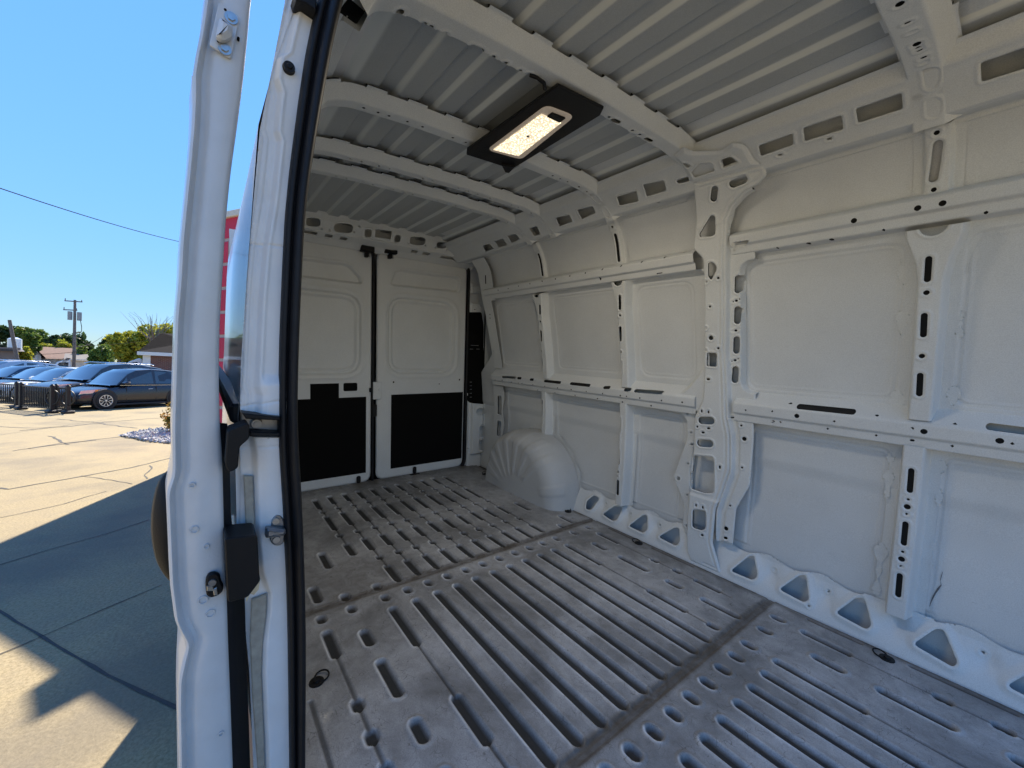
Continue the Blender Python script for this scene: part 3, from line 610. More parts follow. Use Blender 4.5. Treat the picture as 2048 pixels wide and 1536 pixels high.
bow(.285, rs0+.012, E_, .036, .020, [wpoly(c4, [(752, 430), (800, 415), (848, 420), (850, 500), (815, 550), (770, 540)], .018), wpoly(c4, [(778, 620), (820, 600), (862, 615), (862, 690), (830, 720), (780, 715)], .018),
     *wdots(c4, [(718, 270), (614, 24)], .0085), *[wslot(c4, (x_-14, y_+6), (x_+14, y_-6), .003) for x_, y_ in ((662, 138), (686, 195), (727, 291), (735, 308), (760, 352), (762, 382))]])
bow(1.008, sz(1.895), E_, .030, .018, wdots(ca, [(672, 138), (710, 155), (793, 197), (1075, 332), (1147, 368), (1232, 412), (1750, 685), (1887, 763), (1930, 787)], .0055)+[dot(wp(*ca(528, 70)), .010)]+[wslot(ca, (955, 275), (1000, 295), .009), wslot(ca, (1280, 438), (1310, 452), .009), wslot(ca, (1775, 702), (1803, 714), .009), wslot(ca, (1968, 811), (1994, 824), .008)])
# the remaining bows are seen along their length: small holes by position across the van
def yholes(xc, L, r=.0055): return [dot((xc, sy(y)), r) for y in L]
bow(1.515, rs0+.012, E_, .026, .016, yholes(1.515, [.47, .52, .56, .63, .69, .82, .88, .95, 1.36, 1.41, 1.46, 1.54, 1.60, 1.66], .0055)+[cap((1.515, 1.885), (1.515, 1.915), .013), cap((1.515, 1.985), (1.515, 2.03), .013)])
bow(1.962, rs0+.012, E_, .025, .014, yholes(1.962, [.55, .6, .68, .73, .9, .95, 1.1, 1.16, 1.22, 1.3, 1.45, 1.5, 1.6, 1.65, 1.7])+[cap((1.962, 1.885), (1.962, 1.915), .012), cap((1.962, 1.985), (1.962, 2.02), .012)])
bow(2.20, rs0+.012, E_, .025, .014, yholes(2.20, [.55, .6, .68, .73, .84, .9, .95, 1.1, 1.16, 1.22, 1.32, 1.45, 1.5, 1.6, 1.65, 1.7])+[cap((2.20, 1.885), (2.20, 1.915), .012), cap((2.20, 1.985), (2.20, 2.02), .012)])
# ---------------- wheel arch
wa = np.array([pl(*c2(x, y), 1, 2.09)[[0, 2]] for x, y in [(225, 500), (245, 420), (300, 270), (380, 258), (460, 265), (540, 275), (625, 335), (715, 475), (745, 640), (762, 705)]])
print('arch', wa.round(2).tolist())
# ---------------- wheel arch (pressed dome over the right rear wheel)
def resample(P, n):
    P = np.array(P, float); d = np.r_[0, np.cumsum(np.hypot(*np.diff(P, axis=0).T))]; t = np.linspace(0, d[-1], n)
    return np.c_[np.interp(t, d, P[:, 0]), np.interp(t, d, P[:, 1])]
def smooth2(P, k=6):
    for _ in range(k): P[1:-1] = .25*P[:-2]+.5*P[1:-1]+.25*P[2:]
    return P
NA = 220
wo = smooth2(resample([(2.86, -.01), (2.83, .1), (2.79, .22), (2.70, .38), (2.56, .452), (2.42, .475), (2.28, .468), (2.13, .415), (2.01, .30), (1.945, .16), (1.915, -.01)], NA), 40)
wi = smooth2(resample([(2.755, -.01), (2.735, .12), (2.69, .26), (2.60, .345), (2.45, .385), (2.31, .365), (2.185, .28), (2.11, .17), (2.06, -.01)], NA), 40)
rings = []; ctr = np.array([2.40, .0])
for j in range(46):
    t = j/45
    if t < .6:
        q = t/.6*math.pi/2; a = (1-math.cos(q))**1.25; P = wo*(1-a)+wi*a; y = 2.115-.243*math.sin(q)**.8
    else:
        a = (t-.6)/.4; P = ctr+(wi-ctr)*(1-a*.98); y = 1.872-.012*math.sin(a*math.pi/2)
    rings.append(np.c_[P[:, 0], np.full(NA, y), P[:, 1]])
G3 = np.array(rings)
du = np.gradient(G3, axis=1); dv = np.gradient(G3, axis=0); nn = np.cross(du, dv); nn /= np.linalg.norm(nn, axis=2, keepdims=True)+1e-9
th = np.linspace(0, 1, NA)[None, :]; tt = np.linspace(0, 1, 46)[:, None]
rib = np.zeros((46, NA))
for c_, t0, t1 in ((.11, .5, .80), (.21, .5, .84), (.31, .42, .86), (.42, .10, .86), (.53, .10, .84), (.64, .12, .82), (.745, .12, .80), (.90, .16, .62)):
    rib = np.maximum(rib, sst(.5-np.abs((th-c_)/.034), -.5, .1)*sst(tt, t0, t0+.03)*sst(-tt, -t1, -t1+.03))
sgn = -1 if nn[30, NA//2][1] < 0 else 1
G3 = G3-nn*sgn*(.0055*(rib*np.interp(th, [.1, .25, .4], [.6, .75, 1]))[..., None])
V = G3.reshape(-1, 3); F = [(j*NA+i, j*NA+i+1, (j+1)*NA+i+1, (j+1)*NA+i) for j in range(45) for i in range(NA-1)]
mesh_obj('wheel_arch', V, F, M['arch'], van, smooth=True)
fl_ = shp([(p[0], p[1]) for p in wo]+[(1.9, -.02), (2.88, -.02)])
sheet('wheel_arch_flange', (1.84, 2.92, -.01, .56), .004, lambda U, V: np.minimum(fl_.fn(U, V)+.024+.010*np.sin(np.arctan2(V-.05, U-2.39)*19), .02-fl_.fn(U, V)), lambda U, V: -.064+0*U, lambda X, S, D: wall_map(X, S, D), M['inner'], van,
      holes=[dot((2.39+(.455+.0)*math.cos(a), .05+.43*math.sin(a)), .005) for a in np.linspace(.35, 2.9, 9)])
# ---------------- rear end: doors, surround, header, corner column
def Pq(f, L, x=X1): return [tuple(pl(*f(*p), 0, x)[1:]) for p in L]
def pshp(f, L, r=0., x=X1): return shp(Pq(f, L, x), r)
r1 = crop(900, 400, .3646); r2 = crop(600, 400, .1302); r3 = crop(640, 720, .18234)
def xplane(x0): return lambda Y, Z, D: (x0-D+0*Y, Y, Z)
def leaf(sgn_, y0, y1, recs, liners, holes, name='rear_door'):
    o = shp([(y0, -.005), (y1, -.005), (y1, 1.83), (y0, 1.83)]); 
    cor = rnd([(y0, -.005), (y1, -.005), (y1, 1.83), (y0, 1.83)], .03); o = shp(cor if sgn_ == 0 else rnd([(y0, -.005), (y1, -.005), (y1, 1.83), (y0, 1.83)], .07))
    rs = [r for r in recs]
    def dep(U, V):
        d = .012*sst(o.fn(U, V), 0, .012)-.012
        a, b = rs
        e = a.fn(U, V); d = d-.030*sst(e, 0, .014)+.006*np.exp(-((e+.010)/.006)**2)
        e = b.fn(U, V); d = d-.022*sst(e, -.008, .008)+.006*np.exp(-((e-.022)/.005)**2)-.010*sst(e, .03, .042)+.006*np.exp(-((e+.03)/.012)**2)
        return d+.0006*lump(U, V, .2, 8)
    ob = sheet(name, (y0-.002, y1+.002, -.007, 1.832), .005, lambda U, V: o.fn(U, V), dep, xplane(X1), M['inner'], van, holes=holes)
    for L in liners:
        b = MB(); b.prism([(p[0], p[1]) for p in L], 0, .006, .002, f=lambda y, z, t: (X1+.004-t, y, z)); b.build('door_liner', M['dark_backing'], ob)
    return ob
upR = shp(rnd([(1.216, 1.572), (1.262, 1.690), (1.30, 1.705), (1.852, 1.716), (1.848, 1.588)], .04)); wnR = shp(rnd([(1.212, 1.484), (1.815, 1.484), (1.815, .865), (1.212, .865)], .13))
dr = leaf(1, 1.115, 1.928, (upR, wnR), [[(1.236, .073), (1.912, .073), (1.912, .692), (1.236, .692)]], [pshp(r3, [(780, 225), (830, 225), (830, 262), (780, 262)], .02) if 0 else dot(Pq(r3, [(806, 243)])[0], .008), dot(Pq(r3, [(1307, 262)])[0], .006), dot(Pq(r3, [(1400, 264)])[0], .005), dot(Pq(r3, [(1530, 216)])[0], .008)])
upL = shp(rnd([(2.2-a, b) for a, b in [(1.200, 1.552), (1.210, 1.60), (1.30, 1.690), (1.852, 1.676), (1.848, 1.555)]], .04)); wnL = shp(rnd([(.385, 1.47), (.99, 1.47), (.99, .865), (.385, .865)], .13))
dl = leaf(1, .275, 1.075, (upL, wnL), [[(.29, .073), (1.034, .073), (1.034, .684), (.83, .684), (.83, .795), (.63, .795), (.63, .684), (.29, .684)]], [])
b = MB(); b.prism(rnd([(.862, .733), (.965, .733), (.965, .796), (.862, .796)], .012), 0, .006, f=lambda y, z, t: (X1+.004-t, y, z)); b.build('door_liner', M['dark_backing'], dl)
for par, L in ((dl, [(420, 1310)]), (dr, [(1033, 1205)])):       # bottom latches
    y, z = Pq(r3, L)[0]
    b = MB(); b.prism(rnd([(y-.016, z-.028), (y+.016, z-.028), (y+.016, z+.03), (y-.016, z+.03)], .015), 0, .012, .003, f=lambda a, c, t: (X1-.002-t, a, c)); b.box((X1-.035, y-.045, z-.05), (X1-.004, y+.04, z-.028), .004); b.build('door_latch', M['plastic'], par, 30)
for par, L in ((dl, (1010, 775)), (dr, (1365, 800))):            # top catches
    y, z = Pq(r2, [L])[0]
    b = MB(); b.box((X1-.06, y-.05, z-.02), (X1-.002, y+.05, z+.035), .006); b.box((X1-.045, y-.014, z-.055), (X1-.004, y+.012, z-.02), .004); b.box((X1-.05, y-.04, z+.035), (X1-.01, y+.04, z+.05), .004); o = b.build('top_catch', M['plastic'], par, 30)
    b = MB(); b.cyl((X1-.02, y+.026, z-.02), (X1-.02, y+.026, z-.05), .006); b.build('catch_bolt', M['steel'], o, 30)
b = MB(); b.box((X1-.012, 1.085, .66), (X1-.002, 1.155, .80), .004); b.cyl((X1-.02, 1.135, .735), (X1-.01, 1.135, .735), .012); b.build('lock_plate', M['inner'], dr, 30)
b = MB(); b.box((X1-.02, 1.055, .72), (X1-.002, 1.08, .755), .004); b.build('lock_block', M['plastic'], dl, 30)
b = MB(); b.box((X1-.01, 1.077, .52), (X1+.01, 1.118, .62), .006); b.build('lock_block', M['plastic'], dl, 30)
# seals and dark gap behind the leaves
def ptube(name, pts, r, m, par, n=8): b = MB(); b.tube(pts, r, n); return b.build(name, m, par, 60)
b = MB(); b.box((X1+.09, .26, -.03), (X1+.10, 2.12, 1.86)); b.build('rear_backing', M['dark_backing'], van)
o_ = rnd([(.262, -.02), (1.944, -.02), (1.944, 1.845), (.262, 1.845)], .09, 6)
ptube('rear_seal', [(X1-.004, p[0], p[1]) for p in o_+[o_[0]]], .0125, M['rubber'], van)
ptube('center_seal', [(X1+.004, 1.088, z) for z in np.linspace(-.01, 1.84, 20)], .010, M['rubber'], van)
# surround sheet with the corner column: a flat frame in the rear plane
col_out = shp([(-.02+.2, -.02), (2.16, -.02), (2.16, 1.2), (2.14, 1.5), (2.08, 1.72), (1.98, 1.86), (1.88, 1.90), (.34, 1.90), (.2, 1.75), (.16, 1.0)])
col_in = shp(rnd([(.255, -.3), (1.952, -.3), (1.952, 1.852), (.255, 1.852)], .09, 6))
hc = [pshp(r1, [(120, 385), (135, 378), (155, 400), (158, 470), (130, 478), (118, 440)], .012, 3.2), pshp(r1, [(118, 510), (163, 510), (166, 570), (112, 562)], .012, 3.2), pshp(r1, [(138, 1150), (150, 1140), (190, 1142), (196, 1160), (185, 1180), (148, 1178), (136, 1165)], .01, 3.2),
      pshp(r1, [(155, 1238), (187, 1238), (187, 1300), (152, 1296)], .008, 3.2), pshp(r1, [(152, 1312), (188, 1314), (188, 1372), (150, 1368)], .008, 3.2), pshp(r1, [(102, 615), (175, 615), (188, 700), (194, 900), (192, 1120), (104, 1112)], .02, 3.2)]
hc += [dot(Pq(r1, [p], 3.2)[0], .006) for p in ((138, 600), (118, 490), (168, 490), (105, 580), (172, 580), (168, 1232), (102, 1365))]
def col_dep(U, V):
    e = col_in.fn(U, V); d = -.02*(1-sst(-e, .0, .012)); s_ = U+.05*(V-.5)*0
    d = d+.03*sst(U, 1.975, 1.99)*sst(-V, -.66, -.63)*sst(V, .10, .12)
    return d-.03*sst(U, 2.09, 2.13)
sheet('rear_corner_column', (.15, 2.17, -.02, 1.91), .004, lambda U, V: np.minimum(col_out.fn(U, V), -col_in.fn(U, V)), col_dep, xplane(3.205), M['inner'], van, holes=hc, rim=.003)
b = MB(); b.box((3.225, 1.94, .56), (3.23, 2.13, 1.45)); cc = b.build('lamp_access_cover', M['dark_backing'], van)
b = MB()
for x_, y_, w_ in ((142, 798, 34), (125, 818, 14), (160, 818, 14)):
    y, z = Pq(r1, [(x_, y_)], 3.2)[0]; b.box((3.219, y-w_*.0012, z-.0025), (3.224, y+w_*.0012, z+.0025))
for y_ in (1000, 1020, 1040, 1062, 1083):
    y, z = Pq(r1, [(121, y_)], 3.2)[0]; b.box((3.219, y-.010, z-.003), (3.224, y+.010, z+.003))
b.build('cover_mark', M['hinge'], cc)
sheet('rear_corner_skin', (2.98, 3.27, -.05, sy(1.55)), .012, None, lambda U, V: -.072-.27*np.clip((U-3.0)/.25, 0, 1)*sst(V, .55, 1.0), wall_map, M['inner'], van)
# header over the doors
def hmap(Y, Z, D): return np.interp(Z, [1.80, 1.835, 1.862, 1.93, 1.99], [3.235, 3.19, 3.115, 3.085, 3.075])-D+0*Y, Y, Z-.0*Y
XH = 3.10
def hc2(f, L, r): return pshp(f, L, r, XH)
def ov(f, x, y, rx, ry, n=16): return shp([tuple(pl(*f(x+rx*math.copysign(abs(math.cos(a))**.6, math.cos(a)), y+ry*math.copysign(abs(math.sin(a))**.6, math.sin(a))+.12*rx*math.cos(a)*ry/ry), 0, XH)[1:]) for a in np.linspace(0, 2*math.pi, n, endpoint=False)])
hh = [ov(cr, 65, 160, 36, 19), ov(cr, 215, 189, 46, 21), ov(cr, 337, 214, 17, 18), ov(cr, 482, 242, 15, 16), ov(cr, 580, 253, 38, 19), ov(cr, 698, 275, 24, 14), ov(cr, 762, 297, 12, 19), hc2(cr, [(372, 196), (450, 207), (450, 244), (372, 232)], .006), hc2(cr, [(790, 285), (853, 292), (840, 328), (792, 320)], .008)]
hh += [dot(Pq(cr, [p], XH)[0], .006) for p in ((110, 192), (150, 198), (268, 208), (291, 183), (538, 265), (622, 275), (672, 287), (727, 297))]
sheet('door_header', (.30, 1.99, 1.80, 1.99), .0036, None, lambda U, V: .006*np.exp(-((V-1.980)/.004)**2)+.010*sst(-np.abs(U-1.08), -.16, -.13)*sst(-V, -1.875, -1.865), hmap, M['inner'], van, holes=hh+[cap((a_, 1.848), (b_, 1.848), .006) for a_, b_ in ((.45, .66), (.72, .76), (.82, .86), (1.36, 1.40), (1.46, 1.51), (1.62, 1.80))], rim=.003)
b = MB(); b.box((3.255, .32, 1.80), (3.26, 2.1, 2.05)); b.box((3.245, 1.945, -.05), (3.25, 2.44, 1.80)); b.box((3.245, .165, -.05), (3.25, .26, 1.80)); b.build('rear_panel', M['inner'], van)
# ---------------- load-bay lamp on its black carrier
ZL = 1.898
lp = [pl(*p, 2, ZL)[:2] for p in ((1115, 172), (1207, 218), (1200, 232), (1026, 338), (1013, 345), (1005, 333), (933, 310), (934, 300))]
b = MB(); b.prism([tuple(p) for p in lp], ZL, ZL+.012, .003); lamp = b.build('lamp_carrier', M['plastic'], van, 30)
fr_l = rnd([tuple(pl(*p, 2, ZL-.008)[:2]) for p in ((1092, 212), (1150, 234), (1043, 320), (974, 301))], .03)
M['lens'] = mat('clear_lens', (.28, .25, .22), .25, emis=(1, .8, .6, .03))
b = MB(); b.prism(fr_l, ZL-.008, ZL-.001, .003); lf = b.build('lamp_frame', M['lens'], lamp, 30)
m = mat('lamp_diffuser', (.8, .8, .75), .4); t_ = m.node_tree; bs = t_.nodes['Principled BSDF']
co = t_.nodes.new("ShaderNodeTexCoord").outputs["Object"]; vo = t_.nodes.new("ShaderNodeTexVoronoi"); vo.inputs["Scale"].default_value = 130; t_.links.new(co, vo.inputs[0])
bs.inputs["Emission Color"].default_value = (1, .80, .52, 1)
rr = t_.nodes.new("ShaderNodeMapRange"); rr.inputs[1].default_value = 0; rr.inputs[2].default_value = .7; rr.inputs[2].default_value = .55; rr.inputs[3].default_value = .75; rr.inputs[4].default_value = .16; t_.links.new(vo.outputs[0], rr.inputs[0]); t_.links.new(rr.outputs[0], bs.inputs["Emission Strength"])
b = MB(); b.prism([tuple(pl(*p, 2, ZL-.011)[:2]) for p in ((1083, 229), (1122, 246), (1037, 312), (987, 300))], ZL-.0115, ZL-.0085); b.build('lamp_diffuser', m, lf)
al = bpy.data.lights.new("lamp_light", 'AREA'); al.shape = 'RECTANGLE'; al.size = .30; al.size_y = .09; al.energy = 1.55; al.color = (1, .87, .68)
lo_ = bpy.data.objects.new("lamp_light", al); C.objects.link(lo_); lo_.parent = lamp; lo_.location = (1.27, 1.01, ZL-.02)
b = MB(); b.prism(rnd([tuple(pl(*p, 2, ZL-.013)[:2]) for p in ((1104, 226), (1132, 237), (1120, 246), (1093, 234))], .006), ZL-.014, ZL-.008, .002); b.build('lamp_switch', M['plastic'], lf)
y_, z_ = 0, 0; pc = pl(1056, 273, 2, ZL-.013); b = MB(); b.cyl((pc[0], pc[1], ZL-.014), (pc[0], pc[1], ZL-.009), .006); b.build('lamp_sensor', M['hinge'], lf)
b = MB(); b.tube([pl(1060, 150, 2, ZL+.02), pl(1075, 156, 2, ZL+.01), pl(1088, 166, 2, ZL+.006), pl(1090, 178, 2, ZL+.008)], .006, 8); b.build('lamp_cable', M['plastic'], lamp, 60)
b = MB(); b.prism([tuple(pl(*p, 2, ZL-.01)[:2]) for p in ((1003, 330), (1030, 334), (1018, 346), (1010, 344))], ZL-.012, ZL, .002); b.build('lamp_clip', M['plastic'], lamp)
# ---------------- door opening: jamb of the rear post, seal, fittings
XJ = .955
def jp(L, x=XJ): return [tuple(pl(*p, 0, x)[1:]) for p in L]
jl = [(578, -60), (571, 0), (546, 130), (521, 255), (508, 400), (498, 520), (492, 595), (483, 725), (481, 826)]
jr = [(560, 1800), (605, 1800), (602, 1300), (596, 1050), (586, 900), (585, 700), (596, 560), (606, 400), (632, 200), (668, 60), (690, -60)]
ju = shp(jp(jl+[(481, 826), (585, 834)]+[(585, 700), (596, 560), (606, 400), (632, 200), (668, 60), (690, -60)]))
seamA = np.array(jp([(612, -60), (597, 0), (573, 101), (558, 112), (551, 154), (560, 180), (556, 208), (551, 260), (558, 279), (545, 400), (530, 491), (521, 595), (515, 725), (512, 774), (517, 791), (514, 830)]))[::-1]
def jdep(U, V):
    ya = np.interp(V, seamA[:, 1], seamA[:, 0]); e = U-ya
    d = -.012+.012*sst(e, -.004, .006)-.003*np.exp(-((e+.014)/.0022)**2)-.003*np.exp(-((e+.024)/.002)**2)+.002*np.exp(-((e-.008)/.003)**2)
    for (a_, b_) in (((529, 489), (568, 494)), ((530, 806), (560, 800))):
        z0 = jp([a_])[0]; z1 = jp([b_])[0]; zz = z0[1]+(U-z0[0])*(z1[1]-z0[1])/(z1[0]-z0[0]); d = d-.002*np.exp(-((V-zz)/.002)**2)*(e > -.03)
    z3 = jp([(560, 752)])[0][1]; d = d+.010*sst(-V, -z3-.006, -z3+.02)*sst(e, 0, .02)
    return d+.0010*lump(U, V, 1.1, 13)
sheet('door_jamb', (.04, .30, ju.bb[1], ju.bb[3]), .0022, lambda U, V: ju.fn(U, V), jdep, xplane(XJ), M['jamb'], van)
jlow = shp(jp([(484, 884), (477, 902), (472, 937), (475, 1066), (484, 1198), (490, 1250), (500, 1350), (508, 1536), (514, 1800)]+jr[:4]+[(586, 874), (500, 874)]))
sA2 = np.array(jp([(498, 870), (506, 905), (507, 951), (511, 1066), (520, 1150), (535, 1190), (534, 1225), (526, 1290), (524, 1350), (532, 1536), (538, 1800)]))[::-1]
def jdep2(U, V):
    ya = np.interp(V, sA2[:, 1], sA2[:, 0]); e = U-ya
    z3 = jp([(540, 893)])[0][1]; z4 = jp([(530, 1010)])[0][1]
    return -.016+.016*sst(e, -.003, .009)-.002*np.exp(-((V-z3)/.002)**2)+.006*sst(V, z4-.1, z4)*sst(e, 0, .03)+.001*lump(U, V, .9, 14)
sheet('door_jamb', (.02, .24, jlow.bb[1], jlow.bb[3]), .0022, lambda U, V: jlow.fn(U, V), jdep2, xplane(XJ), M['jamb'], van)
def plate(name, L, x, t, m, parent=van, ch=.002, r=0., ang=30):
    P = jp(L, x); P = rnd(P, r) if r else P
    b = MB(); b.prism([tuple(p) for p in P], 0, t, ch, f=lambda y, z, q: (x+t-q, y, z)); return b.build(name, m, parent, ang)
plate('sealer_strip', [(487, 951), (506, 953), (510, 1066), (492, 1066)], XJ+.006, .008, M['mastic'], ch=.002)
plate('sealer_strip', [(503, 1200), (534, 1188), (533, 1225), (525, 1290), (523, 1350), (530, 1536), (536, 1700), (522, 1700), (515, 1536), (505, 1400), (500, 1280)], XJ+.006, .008, M['mastic'], ch=.002)
plate('jamb_web', [(481, 825), (590, 833), (590, 878), (480, 880)], XJ+.02, .01, M['hinge'])
plate('rail_end_cap', [(484, 826), (560, 834), (560, 841), (492, 838)], XJ-.03, .05, M['plastic'])
plate('rail_end_cap', [(500, 863), (560, 866), (560, 872), (500, 873)], XJ-.02, .04, M['plastic'])
plate('rail_bracket', [(455, 861), (494, 846), (499, 850), (499, 877), (479, 894), (476, 937), (457, 946), (450, 930)], XJ-.06, .05, M['plastic'], r=.006)
yb, zb = jp([(514, 849)])[0]; b = MB(); b.cyl((XJ+.02, yb, zb), (XJ+.006, yb, zb), .011, .009, 18); b.cyl((XJ+.006, yb, zb), (XJ+.002, yb, zb), .005, .005, 10); b.build('rail_bolt', M['hinge'], van, 30)
plate('hinge_cover', [(449, 1077), (510, 1071), (515, 1075), (519, 1150), (521, 1162), (495, 1196), (455, 1206)], XJ-.075, .07, M['plastic'], r=.006)
plate('torn_tape', [(497, 1170), (521, 1158), (517, 1180), (508, 1190), (500, 1188), (494, 1204), (492, 1203)], XJ-.02, .004, M['tape'], ch=.001)
plate('guide_bracket', [(575, 1187), (582, 1188), (582, 1255), (577, 1253)], XJ-.016, .02, M['plastic'])
# striker
st = plate('striker_plate', [(541, 1062), (539, 1080), (547, 1091), (560, 1092), (568, 1085), (571, 1062), (568, 1040), (561, 1030), (551, 1029), (544, 1038)], XJ-.006, .006, M['hinge'], r=.008)
plate('striker_loop', [(533, 1058), (572, 1060), (573, 1070), (560, 1075), (531, 1078)], XJ-.03, .024, M['hinge'], st, .005, .004)
for p in ((552, 1043), (553, 1080)):
    y, z = jp([p], XJ-.01)[0]; b = MB(); b.cyl((XJ-.006, y, z), (XJ-.011, y, z), .0075, .0065, 16); b.cyl((XJ-.011, y, z), (XJ-.0115, y, z), .0035, .0035, 6); b.build('striker_bolt', M['steel'], st, 30)
yb, zb = jp([(577, 138)])[0]; b = MB(); b.cyl((XJ+.004, yb, zb), (XJ-.010, yb, zb), .0125, .010, 20); b.cyl((XJ-.010, yb, zb), (XJ-.013, yb, zb), .006, .004, 12); b.build('rubber_stop', M['rubber'], van, 40)
plate('upper_roller_stop', [(588, -14), (635, -10), (632, 20), (612, 6), (592, 0)], XJ-.03, .04, M['plastic'])
# weather seal: swept double lip
sl = [(650, -60), (631, 16), (612, 104), (594, 234), (580, 400), (573, 400), (567, 530), (560, 693), (559, 823), (559, 900), (562, 939), (569, 1051), (576, 1185), (578, 1296), (581, 1536), (584, 1800)]
srr = [(704, -60), (683, 16), (663, 104), (640, 234), (617, 380), (613, 400), (606, 530), (599, 693), (596, 823), (599, 900), (603, 960), (609, 1080), (612, 1200), (614, 1296), (611, 1536), (612, 1800)]
sl.pop(4); srr.pop(4)
tq = np.linspace(0, 1, len(sl)); tn = np.linspace(0, 1, 90)
La = np.array(jp(sl, XJ-.02)); Ra = np.array(jp(srr, XJ-.02))
Ls = smooth2(np.c_[np.interp(tn, tq, La[:, 0]), np.interp(tn, tq, La[:, 1])], 12); Rs = smooth2(np.c_[np.interp(tn, tq, Ra[:, 0]), np.interp(tn, tq, Ra[:, 1])], 12)
prof = [(0, -.030), (.02, -.006), (.12, .002), (.24, .004), (.36, -.001), (.40, -.010), (.44, -.002), (.5, .010), (.62, .018), (.78, .019), (.92, .008), (1.0, -.008), (1.0, -.04)]
V = []; n_ = len(prof)
for xx in (-.6, -.2, .2, .6, .84):             # run along the top of the opening first
    for a_, b_ in prof: V.append((xx, .245+.05*a_+(.95-xx)*.0, 1.835+.02*(1-a_)-b_*.6))
for l_, r_ in zip(Ls, Rs):
    for a_, b_ in prof: V.append((XJ-.02-b_, *(l_*(1-a_)+r_*a_)))
F = [(j*n_+i, j*n_+i+1, (j+1)*n_+i+1, (j+1)*n_+i) for j in range(len(V)//n_-1) for i in range(n_-1)]
mesh_obj('weather_seal', V, F, M['rubber'], van, smooth=True)
# left wall: inside and outside skins
M['side'] = mat('body_side_paint', (.66, .67, .68), .26, coat=.35, noise=.03, nscale=8)
ZB = [-.1, .1, .5, .93, 1.2, 1.5, 1.62, 1.74, 1.84, 1.92, 1.965]
YJ = [.055, .052, .05, .060, .074, .098, .126, .162, .21, .28, .40]; YR = [.10, .10, .10, .118, .130, .145, .155, .185, .24, .33, .45]
def side_map(off):
    def f(X, Z, D):
        t = np.clip((X-.95)/2.35, 0, 1); y = np.interp(Z, ZB, YJ)*(1-t)+np.interp(Z, ZB, YR)*t
        return X, y+off-D, Z
    return f
sheet('left_inner_panel', (1.02, 3.26, -.05, 1.93), .012, lambda U, V: np.minimum(U-1.02-.35*np.clip(V-.9, 0, .6)*0, 1.), lambda U, V: .001*lump(U, V, .1, 21), side_map(.035), M['inner'], van)
sheet('body_side', (.965, 3.32, -.10, 1.962), .01, None, lambda U, V: .004*np.exp(-((V-.93)/.05)**2)-.003*sst(V, .50, .56)+.002*np.sin(U*1.5), side_map(0), M['side'], van)
sheet('roof_skin', (X0, 3.3, .36, 2.06), .02, None, lambda U, V: -.012-.03*np.cos((V-1.2)*1.5)+.03, lambda X, Y, D: (X, Y, 2.05+.03*np.cos((Y-1.21)*1.8)-.028), M['white'], van)
b = MB(); b.box((.99, .045, .915), (3.1, .082, .955), .006); b.build('slide_rail', M['plastic'], van, 30)
b = MB(); b.box((.97, .02, -.40), (3.3, .10, -.09), .01); b.build('rocker_panel', M['white'], van, 30)
b = MB(); b.box((X0, .17, -.06), (3.27, 2.1, -.02)); b.box((X0, .06, -.30), (.97, .17, -.02), .01); b.build('underbody', M['plastic'], van)
b = MB(); b.box((X0, 2.11, -.35), (3.27, 2.16, -.05)); b.build('rocker_panel', M['white'], van)
# ---------------- the sliding door, open and stood off the body side
dlo = [(412, -40), (409, 0), (398, 71), (391, 104), (384, 147), (385, 185), (382, 250), (375, 330), (368, 400), (360, 480), (356, 560), (349, 640), (346, 750), (343, 850), (344, 935), (343, 957), (331, 984), (333, 1030), (335, 1073), (339, 1171), (349, 1247), (360, 1270), (374, 1292), (367, 1314), (356, 1363), (355, 1420), (357, 1536), (360, 1750)]
dhi = [(508, -40), (502, 0), (497, 60), (488, 150), (475, 250), (462, 340), (452, 440), (446, 540), (440, 640), (438, 750), (440, 850), (445, 900), (450, 1100), (455, 1200), (458, 1300), (462, 1400), (467, 1536), (474, 1750)]
XD = .93
do = np.array(jp(dlo, XD)); di = np.array(jp(dhi, XD))
zs_ = np.linspace(do[-1, 1], 1.84, 170)
def extr(P, z): P = P[np.argsort(P[:, 1])]; y = np.interp(z, P[:, 1], P[:, 0]); top = P[-1]; k_ = (P[-1, 0]-P[-4, 0])/(P[-1, 1]-P[-4, 1]); return np.where(z > top[1], top[0]+(z-top[1])*k_, y)
yo = extr(do, zs_); yi = extr(di, zs_)
ks = np.array([1, 2, 1])/4
for _ in range(1): yo = np.convolve(np.pad(yo, 1, mode='edge'), ks, 'valid')
for _ in range(8): yi = np.convolve(np.pad(yi, 1, mode='edge'), ks, 'valid')
V = []; npf = 0
bul = np.interp(zs_, [0, .25, .5, .9, 1.3, 1.8], [0, .0, .0, .0, 0, 0])
for z, a_, c_ in zip(zs_, yo, yi):
    ring = [(a_+.002, XD+1.28), (a_-.012, XD+.6), (a_-.006, XD+.10), (a_, XD+.010), (a_+.0015, XD+.002), (a_+.005, XD-.001), (a_+.0085, XD+.002), (a_+.010, XD+.010), (a_+.0125, XD+.0135), (a_+.019, XD+.0135), (a_+.022, XD+.010),
            (a_+.030, XD+.004), (a_+.6*(c_-a_), XD+.002), (c_-.008, XD+.003), (c_-.002, XD+.006), (c_, XD+.014), (c_+.0, XD+.12), (c_-.004, XD+1.28)]
    npf = len(ring); V += [(x, y, z) for y, x in ring]
F = [(j*npf+i, j*npf+(i+1) % npf, (j+1)*npf+(i+1) % npf, (j+1)*npf+i) for j in range(len(zs_)-1) for i in range(npf)]
F += [tuple(range(npf)), tuple(range(len(V)-npf, len(V)))]
door = mesh_obj('sliding_door', V, F, M['doorw'], van, smooth=True)
door.data.set_sharp_from_angle(angle=math.radians(50))
sv = [(y, z) for y, z in zip(yi, zs_) if z < .93]
